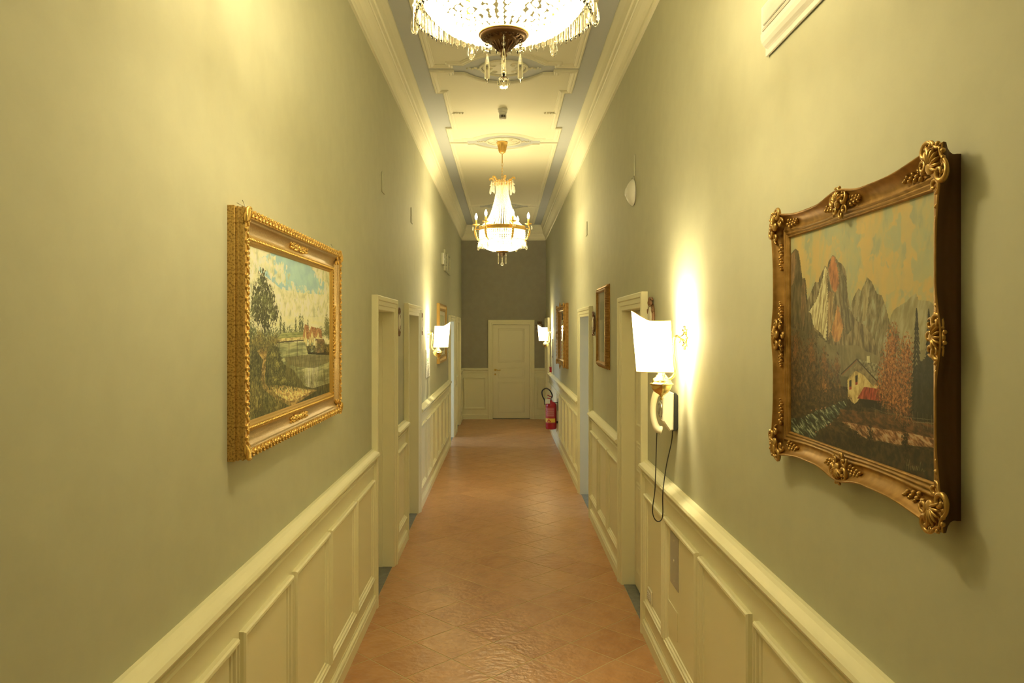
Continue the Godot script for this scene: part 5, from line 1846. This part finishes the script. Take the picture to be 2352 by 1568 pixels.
func plaques() -> void:
	var put := [
		["carved room plaque with ceramic oval beside the near right door casing", on_right(4.62, 1.975)],
		["carved room plaque between the two near left doors", on_left(6.47, 1.965)],
		["carved room plaque just past the second left door", on_left(8.25, 1.96)],
		["carved room plaque between the far left doors", on_left(13.85, 1.96)],
		["carved room plaque past the last left door", on_left(15.62, 1.96)],
		["carved room plaque beside the open right doorway", on_right(7.57, 1.96)],
		["carved room plaque on the end wall behind the far sconce", on_end(0.762, 1.955)],
	]
	for p in put:
		var o := thing("room_plaque", p[0], "plaque", p[1], "carved room plaques")
		if not kept.has("plaque"):
			var st := begin(true)
			lathe(st, [Vector2(0.0, 0.0), Vector2(1.0, 0.0), Vector2(1.0, 0.012), Vector2(0.92, 0.02), Vector2(0.84, 0.018), Vector2(0.8, 0.01), Vector2(0.0, 0.01)], 28, Transform3D(Basis(Vector3(1, 0, 0), PI / 2) * Basis.from_scale(Vector3(0.066, 1, 0.082)), Vector3.ZERO))
			kept["plaque"] = done(st)
			var sc := begin(true)
			for s in [-1.0, 1.0]:
				scroll(sc, Vector3(s * 0.032, 0.092, 0.014), 0.026, PI / 2 - s * 1.2, s * 1.2, 0.0075, 0.006)
				scroll(sc, Vector3(s * 0.03, -0.092, 0.014), 0.024, -PI / 2 + s * 1.2, -s * 1.2, 0.007, 0.006)
				scroll(sc, Vector3(s * 0.066, 0.04, 0.014), 0.018, 0.0, s * 1.0, 0.006, 0.004)
				scroll(sc, Vector3(s * 0.066, -0.04, 0.014), 0.018, 0.0, -s * 1.0, 0.006, 0.004)
			blob(sc, Vector3(0, 0.105, 0.018), Vector3(0.016, 0.018, 0.012), Basis.IDENTITY, 10, 6)
			blob(sc, Vector3(0, -0.105, 0.018), Vector3(0.014, 0.016, 0.011), Basis.IDENTITY, 10, 6)
			kept["plaque_scroll"] = done(sc)
			var ce := begin(true)
			lathe(ce, [Vector2(0.0, 0.0), Vector2(1.0, 0.0), Vector2(0.95, 0.012), Vector2(0.6, 0.018), Vector2(0.0, 0.021)], 24, Transform3D(Basis(Vector3(1, 0, 0), PI / 2) * Basis.from_scale(Vector3(0.052, 1, 0.066)), Vector3(0, 0, 0.008)))
			kept["plaque_ceramic"] = done(ce)
		part(o, "oval_frame", kept["plaque"], M.carved_wood)
		part(o, "carved_scrolls", kept["plaque_scroll"], M.carved_wood)
		part(o, "ceramic_oval", kept["plaque_ceramic"], M.mat_board)


# ---------------------------------------------------------------- telephone

func side_slab(prof: Array, w: float, ch := 0.004) -> ArrayMesh:
	# an outline in (out of the wall, up), extruded along the wall
	var st := begin()
	var poly := PackedVector2Array()
	for p in prof:
		poly.append(p)
	poly = ccw(poly)
	# x of the outline goes out of the wall: map (a, b, c) to (c, b, a) with c mirrored
	var tmp := begin()
	slab(tmp, poly, 0.0, w / 2, ch)
	var half := done(tmp)
	st.append_from(half, 0, Transform3D(Basis(Vector3(0, 0, 1), Vector3(0, 1, 0), Vector3(-1, 0, 0)), Vector3.ZERO))
	var poly2 := PackedVector2Array()
	for p in poly:
		poly2.append(Vector2(-p.x, p.y))
	var tmp2 := begin()
	slab(tmp2, poly2, 0.0, w / 2, ch)
	st.append_from(done(tmp2), 0, Transform3D(Basis(Vector3(0, 0, -1), Vector3(0, 1, 0), Vector3(1, 0, 0)), Vector3.ZERO))
	return st.commit()


func telephone() -> void:
	var o := thing("telephone", "ivory wall telephone with black looped cord below the near sconce", "telephone", on_right(4.0, 1.475))
	part(o, "back_plate", side_slab([Vector2(0.0, -0.085), Vector2(0.0, 0.085), Vector2(0.012, 0.1), Vector2(0.024, 0.1), Vector2(0.024, -0.098), Vector2(0.01, -0.095)], 0.1), M.black_plastic)
	part(o, "body", side_slab([Vector2(0.024, -0.092), Vector2(0.022, 0.098), Vector2(0.045, 0.108), Vector2(0.078, 0.075), Vector2(0.08, -0.045), Vector2(0.044, -0.098)], 0.105, 0.006), M.ivory_plastic)
	var dial := begin(true)
	lathe(dial, [Vector2(0.0, 0.0), Vector2(0.042, 0.0), Vector2(0.042, 0.006), Vector2(0.036, 0.01), Vector2(0.02, 0.008), Vector2(0.014, 0.012), Vector2(0.0, 0.012)], 28, Transform3D(Basis(Vector3(1, 0, 0), PI / 2), Vector3(0, 0.01, 0.08)))
	for k in 10:
		var a := TAU * k / 12 + 0.5
		blob(dial, Vector3(cos(a) * 0.029, 0.01 + sin(a) * 0.029, 0.089), Vector3(0.006, 0.006, 0.002), Basis.IDENTITY, 8, 4)
	part(o, "dial", done(dial), M.steel)
	var hs := begin(true)
	var pts := curve([Vector3(0, 0.112, 0.072), Vector3(0, 0.1, 0.098), Vector3(0, 0.06, 0.115), Vector3(0, 0.0, 0.121), Vector3(0, -0.055, 0.114), Vector3(0, -0.09, 0.099), Vector3(0, -0.1, 0.078)], 5)
	var rad := []
	for i in pts.size():
		var f := absf(2.0 * i / (pts.size() - 1) - 1.0)
		rad.append(0.0165 + 0.0075 * pow(f, 2.0))
	tube(hs, pts, rad, 12)
	part(o, "handset", done(hs), M.ivory_plastic)
	var cord := begin(true)
	tube(cord, curve([Vector3(0, -0.098, 0.1), Vector3(0, -0.2, 0.104), Vector3(0.0, -0.4, 0.11), Vector3(0.004, -0.515, 0.124), Vector3(0.006, -0.565, 0.11), Vector3(0.004, -0.572, 0.085), Vector3(0.0, -0.54, 0.07), Vector3(0, -0.42, 0.069), Vector3(0, -0.28, 0.05), Vector3(0, -0.16, 0.024), Vector3(0, -0.095, 0.018)], 8), 0.0028, 8)
	part(o, "cord", done(cord), M.black_plastic)


# ---------------------------------------------------------------- fire extinguisher

func extinguisher() -> void:
	var o := thing("fire_extinguisher", "red fire extinguisher with black hose hung low on the right wall", "extinguisher", on_right(12.5, 0.28))
	var z := 0.128
	var b := begin(true)
	lathe(b, [Vector2(0.0, 0.004), Vector2(0.06, 0.0), Vector2(0.078, 0.004), Vector2(0.085, 0.016), Vector2(0.088, 0.03), Vector2(0.088, 0.38), Vector2(0.084, 0.405), Vector2(0.068, 0.43), Vector2(0.04, 0.446), Vector2(0.024, 0.45), Vector2(0.022, 0.47), Vector2(0.0, 0.47)], 36, Transform3D(Basis.IDENTITY, Vector3(0, 0, z)))
	part(o, "cylinder", done(b), M.red_paint)
	art = Image.create(256, 256, false, Image.FORMAT_RGBA8)
	art.fill(lin(0.4, 0.03, 0.045))
	for k in 9:
		art.fill_rect(Rect2i(30, 16 + k * 15, 196 - (k * 37) % 60, 5), lin(0.62, 0.42, 0.40))
	art.fill_rect(Rect2i(0, 176, 256, 64), lin(0.78, 0.55, 0.08))
	for k in 26:
		art.fill_rect(Rect2i(76 - k * 2 + 52, 186 + k * 2 - 4, k * 4, 2), lin(0.55, 0.06, 0.03))
	art.fill_rect(Rect2i(108, 216, 40, 10), lin(0.8, 0.6, 0.1))
	var lm := canvas_material("extinguisher_print")
	var lb := SurfaceTool.new()
	lb.begin(Mesh.PRIMITIVE_TRIANGLES)
	lb.set_smooth_group(0)
	for k in 16:
		for q in [[k, 0], [k, 1], [k + 1, 1], [k, 0], [k + 1, 1], [k + 1, 0]]:
			# label wraps the side that faces along the corridor towards the viewer
			var a: float = -1.3 + 2.6 * q[0] / 16.0 + 0.5
			lb.set_uv(Vector2(q[0] / 16.0, 1.0 - q[1]))
			lb.add_vertex(Vector3(cos(a) * 0.0886, lerpf(0.1, 0.36, q[1]), z + sin(a) * 0.0886))
	lb.generate_normals()
	part(o, "label_sheet", lb.commit(), lm)
	var v := begin(true)
	lathe(v, [Vector2(0.0, 0.465), Vector2(0.018, 0.465), Vector2(0.018, 0.5), Vector2(0.012, 0.51), Vector2(0.0, 0.512)], 16, Transform3D(Basis.IDENTITY, Vector3(0, 0, z)))
	part(o, "valve", done(v), M.steel)
	var lv := begin()
	for h in [[0.5, 0.02], [0.535, 0.055]]:
		tube(lv, [Vector3(-0.02, h[0] - 0.005, z - 0.005), Vector3(0.02, h[0], z + 0.02), Vector3(0.05, h[0] + h[1] * 0.4, z + 0.06)], 0.008, 6)
	part(o, "lever", done(lv), M.red_paint)
	var hose := begin(true)
	tube(hose, curve([Vector3(0.0, 0.495, z), Vector3(0.01, 0.55, z - 0.02), Vector3(0.015, 0.63, z + 0.02), Vector3(0.01, 0.665, z + 0.085), Vector3(0, 0.62, z + 0.145), Vector3(0, 0.54, z + 0.14), Vector3(0, 0.47, z + 0.105), Vector3(0, 0.4, z + 0.099)], 6), 0.0105, 10)
	part(o, "hose", done(hose), M.black_plastic)
	part(o, "inspection_tag", box_mesh(Vector3(0.02, 0.43, z + 0.06), Vector3(0.025, 0.5, z + 0.15), 0.0005), M.paper, Transform3D(Basis(Vector3(0, 1, 0), 0.5), Vector3(0.02, 0, 0.0)))
	var br := begin()
	box(br, Vector3(-0.02, 0.3, 0.016), Vector3(0.02, 0.5, 0.022))
	box(br, Vector3(-0.015, 0.43, 0.02), Vector3(0.015, 0.44, z - 0.02))
	box(br, Vector3(-0.015, 0.1, 0.016), Vector3(0.015, 0.13, 0.045))
	part(o, "bracket", done(br), M.black_plastic)


# ---------------------------------------------------------------- fittings on the walls

func blank_plate(label: String, where: Transform3D) -> void:
	var o := thing("cover_plate", label, "cover plate", where, "painted-over cover plates")
	part(o, "plate", box_mesh(Vector3(-0.06, -0.075, 0.0), Vector3(0.06, 0.075, 0.008), 0.003), M.sage_plaster)
	var st := begin(true)
	for s in [-1.0, 1.0]:
		blob(st, Vector3(s * 0.045, 0, 0.008), Vector3(0.004, 0.004, 0.002), Basis.IDENTITY, 8, 4)
	part(o, "screws", done(st), M.grey_plastic)


func wall_fittings() -> void:
	blank_plate("painted-over cover plate high on the left wall, nearest the viewer", on_left(5.7, 2.99))
	blank_plate("painted-over cover plate high on the left wall, above the second door", on_left(7.47, 3.01))
	blank_plate("painted-over cover plate high on the right wall, above the ribbed print", on_right(8.3, 2.99))
	blank_plate("painted-over cover plate just above the round white alarm sounder", on_right(5.31, 3.03))
	# round sounder
	var s := thing("alarm_sounder", "round domed white alarm sounder high on the right wall", "alarm", on_right(5.3, 2.847))
	var flat := Basis(Vector3(1, 0, 0), PI / 2)
	var st := begin(true)
	lathe(st, [Vector2(0.0, 0.0), Vector2(0.085, 0.0), Vector2(0.085, 0.006)], 36, Transform3D(flat, Vector3.ZERO))
	part(s, "base", done(st), M.grey_plastic)
	st = begin(true)
	lathe(st, [Vector2(0.093, 0.006), Vector2(0.091, 0.012), Vector2(0.075, 0.03), Vector2(0.05, 0.046), Vector2(0.032, 0.052)], 36, Transform3D(flat, Vector3.ZERO))
	part(s, "dome", done(st), M.white_plastic)
	st = begin(true)
	lathe(st, [Vector2(0.034, 0.05), Vector2(0.033, 0.055), Vector2(0.02, 0.06), Vector2(0.0, 0.062)], 28, Transform3D(flat, Vector3.ZERO))
	part(s, "lens", done(st), M.white_plastic)
	var cb := begin(true)
	tube(cb, [Vector3(0.0, 0.08, 0.004), Vector3(0.003, 0.11, 0.004)], 0.004, 6)
	part(s, "cable", done(cb), M.white_plastic)
	# emergency light, top right
	var e := thing("emergency_light", "long slim white emergency light high on the right wall above the mountain painting", "emergency light", on_right(2.15, 2.824))
	part(e, "back_plate", box_mesh(Vector3(-0.45, 0.0, 0.004), Vector3(0.45, 0.165, 0.012), 0.002), M.white_plastic)
	part(e, "wall_gasket", box_mesh(Vector3(-0.44, 0.005, 0.0), Vector3(0.44, 0.16, 0.004)), M.black_plastic)
	var body := begin()
	sweep(body, PackedVector2Array([Vector2(-0.425, 0), Vector2(0.425, 0)]), false, [Vector2(0.018, 0.012), Vector2(0.02, 0.018), Vector2(0.026, 0.026), Vector2(0.036, 0.033), Vector2(0.05, 0.037), Vector2(0.066, 0.037), Vector2(0.066, 0.034), Vector2(0.155, 0.034), Vector2(0.16, 0.03), Vector2(0.162, 0.012)])
	part(e, "housing", done(body), M.white_plastic)
	part(e, "diffuser", box_mesh(Vector3(-0.4, 0.085, 0.034), Vector3(0.41, 0.148, 0.04), 0.003), M.frosted_cover)
	part(e, "reflector_strip", box_mesh(Vector3(-0.41, 0.07, 0.034), Vector3(0.41, 0.08, 0.037), 0.001), M.grey_plastic)
	# evacuation plan under the left sconce
	art = Image.create(256, 192, false, Image.FORMAT_RGBA8)
	rng.seed = 12
	art.fill(lin(0.82, 0.80, 0.72))
	for k in 7:
		art.fill_rect(Rect2i(20 + k * 30, 20, 3, 80), lin(0.2, 0.2, 0.2))
	art.fill_rect(Rect2i(20, 20, 183, 3), lin(0.2, 0.2, 0.2))
	art.fill_rect(Rect2i(20, 60, 183, 3), lin(0.2, 0.2, 0.2))
	art.fill_rect(Rect2i(20, 98, 183, 3), lin(0.2, 0.2, 0.2))
	art.fill_rect(Rect2i(60, 68, 60, 8), lin(0.1, 0.35, 0.12))
	for k in 11:
		art.fill_rect(Rect2i(20, 112 + k * 7, rng.randi_range(120, 215), 2), lin(0.3, 0.3, 0.3))
	var pm := canvas_material("plan_print")
	var pl := thing("evacuation_plan", "wall-mounted evacuation plan sheet below the left sconce", "notice", on_left(9.06, 1.505))
	part(pl, "holder", box_mesh(Vector3(-0.235, -0.165, 0.0), Vector3(0.235, 0.165, 0.006), 0.002), M.white_plastic)
	part(pl, "sheet", picture_sheet(0.225, 0.155, 0.007), pm)
	# boxes high on the left wall past the sconce
	var jb := thing("junction_box", "small white box with rails high on the left wall past the sconce", "junction box", on_left(11.2, 2.93))
	part(jb, "box", box_mesh(Vector3(-0.13, -0.085, 0.0), Vector3(0.13, 0.085, 0.03), 0.004), M.sage_plaster)
	for k in [-1.0, 1.0]:
		part(jb, "rail", box_mesh(Vector3(k * 0.12 - 0.015, -0.08, 0.028), Vector3(k * 0.12 + 0.015, 0.08, 0.038), 0.002), M.white_plastic)
	part(jb, "cross_bar", box_mesh(Vector3(-0.1, -0.012, 0.028), Vector3(0.1, 0.012, 0.036), 0.002), M.white_plastic)
	for v in [["left one of two square vent frames high on the left wall", 11.75], ["right one of two square vent frames high on the left wall, nearest the end wall", 12.35]]:
		var vf := thing("vent_frame", v[0], "vent", on_left(v[1], 2.95), "vent frames by the end of the left wall")
		var fr := begin()
		sweep(fr, rect(0.24, 0.16), true, [Vector2(0, 0), Vector2(0, 0.02), Vector2(0.006, 0.024), Vector2(0.03, 0.024), Vector2(0.034, 0.012), Vector2(0.034, 0.002)])
		part(vf, "frame", done(fr), M.sage_plaster)
		part(vf, "grille_plate", box_mesh(Vector3(-0.208, -0.128, 0.001), Vector3(0.208, 0.128, 0.006)), M.sage_plaster)
		for k in 5:
			part(vf, "slat", box_mesh(Vector3(-0.2, -0.1 + 0.05 * k - 0.008, 0.006), Vector3(0.2, -0.1 + 0.05 * k + 0.008, 0.012), 0.002), M.sage_plaster)
	# socket and hatches in the right wainscot
	var so := thing("wall_socket", "small white double wall socket low on the near right wainscot panel", "socket", on_right(4.61, 0.3))
	part(so, "plate", box_mesh(Vector3(-0.06, -0.04, 0.015), Vector3(0.06, 0.04, 0.025), 0.003), M.ivory_plastic)
	for k in [-1.0, 1.0]:
		part(so, "socket_insert", box_mesh(Vector3(k * 0.024 - 0.02, -0.022, 0.024), Vector3(k * 0.024 + 0.02, 0.022, 0.03), 0.003), M.white_plastic)
		var hol := begin()
		for q in 3:
			box(hol, Vector3(k * 0.024 - 0.003, -0.013 + 0.012 * q - 0.002, 0.0295), Vector3(k * 0.024 + 0.003, -0.013 + 0.012 * q + 0.002, 0.0304))
		part(so, "contact_holes", done(hol), M.black_plastic)
	var h1 := thing("access_hatch", "grey-beige access hatch in the upper part of the right wainscot panel", "hatch", on_right(3.965, 0.705))
	part(h1, "cover", box_mesh(Vector3(-0.09, -0.135, 0.015), Vector3(0.09, 0.135, 0.019), 0.0015), M.grey_plastic)
	var lk := begin(true)
	lathe(lk, [Vector2(0.0, 0.0), Vector2(0.009, 0.0), Vector2(0.009, 0.003), Vector2(0.0, 0.004)], 14, Transform3D(flat, Vector3(0, 0, 0.019)))
	for k in [-1.0, 1.0]:
		blob(lk, Vector3(0, k * 0.105, 0.019), Vector3(0.005, 0.005, 0.002), Basis.IDENTITY, 8, 4)
	part(h1, "lock", done(lk), M.ivory_plastic)
	var h2 := thing("access_hatch", "cream-painted access hatch in the lower part of the right wainscot panel", "hatch", on_right(4.01, 0.385))
	part(h2, "cover", box_mesh(Vector3(-0.115, -0.075, 0.015), Vector3(0.115, 0.075, 0.0195), 0.0018), M.cream_paint)
	# switch by the third left door
	var sw := thing("light_switch", "small white light switch beside the third left door casing", "switch", on_left(12.33, 1.49))
	part(sw, "plate", box_mesh(Vector3(-0.04, -0.055, 0.0), Vector3(0.04, 0.055, 0.01), 0.003), M.ivory_plastic)
	part(sw, "rocker", box_mesh(Vector3(-0.018, -0.03, 0.008), Vector3(0.018, 0.03, 0.014), 0.002), M.white_plastic)
	# fire alarm call point and its trunking
	var fa := thing("alarm_button", "small red fire alarm call point above the far right chair rail", "alarm button", on_right(14.25, 1.16))
	part(fa, "housing", box_mesh(Vector3(-0.05, -0.05, 0.0), Vector3(0.05, 0.05, 0.05), 0.006), M.red_paint)
	part(fa, "front_glass", box_mesh(Vector3(-0.03, -0.03, 0.049), Vector3(0.03, 0.03, 0.053), 0.002), M.white_plastic)
	var tr := thing("cable_trunking", "white vertical cable trunking running up from the red call point", "trunking", on_right(14.02, 1.09))
	part(tr, "channel", box_mesh(Vector3(-0.02, 0.0, 0.0), Vector3(0.02, 0.64, 0.02), 0.003), M.white_plastic)
	part(tr, "end_clip", box_mesh(Vector3(-0.024, 0.3, 0.0), Vector3(0.024, 0.33, 0.024), 0.002), M.grey_plastic)


func smoke_detector() -> void:
	var o := thing("smoke_detector", "small cylindrical smoke detector on the ceiling between the two chandeliers", "smoke detector", at(-0.01, CEIL - 0.006, -7.7))
	part(o, "base", lathe_mesh([Vector2(0.0, -0.034), Vector2(0.042, -0.034), Vector2(0.046, -0.03), Vector2(0.047, -0.012), Vector2(0.05, -0.006), Vector2(0.05, 0.0), Vector2(0.0, 0.0)], 30), M.white_plastic)
	part(o, "sensor_body", lathe_mesh([Vector2(0.0, -0.062), Vector2(0.037, -0.062), Vector2(0.038, -0.034), Vector2(0.0, -0.034)], 30), M.white_plastic)
	var cage := begin(true)
	for k in 14:
		var a := TAU * k / 14
		tube(cage, [Vector3(cos(a) * 0.035, -0.062, sin(a) * 0.035), Vector3(cos(a) * 0.034, -0.09, sin(a) * 0.034)], 0.0025, 5)
	part(o, "cage", done(cage), M.white_plastic)
	part(o, "chamber", lathe_mesh([Vector2(0.0, -0.089), Vector2(0.028, -0.089), Vector2(0.028, -0.062), Vector2(0.0, -0.062)], 24), M.black_plastic)
	part(o, "cap", lathe_mesh([Vector2(0.0, -0.104), Vector2(0.022, -0.102), Vector2(0.034, -0.095), Vector2(0.035, -0.089), Vector2(0.0, -0.089)], 30), M.white_plastic)
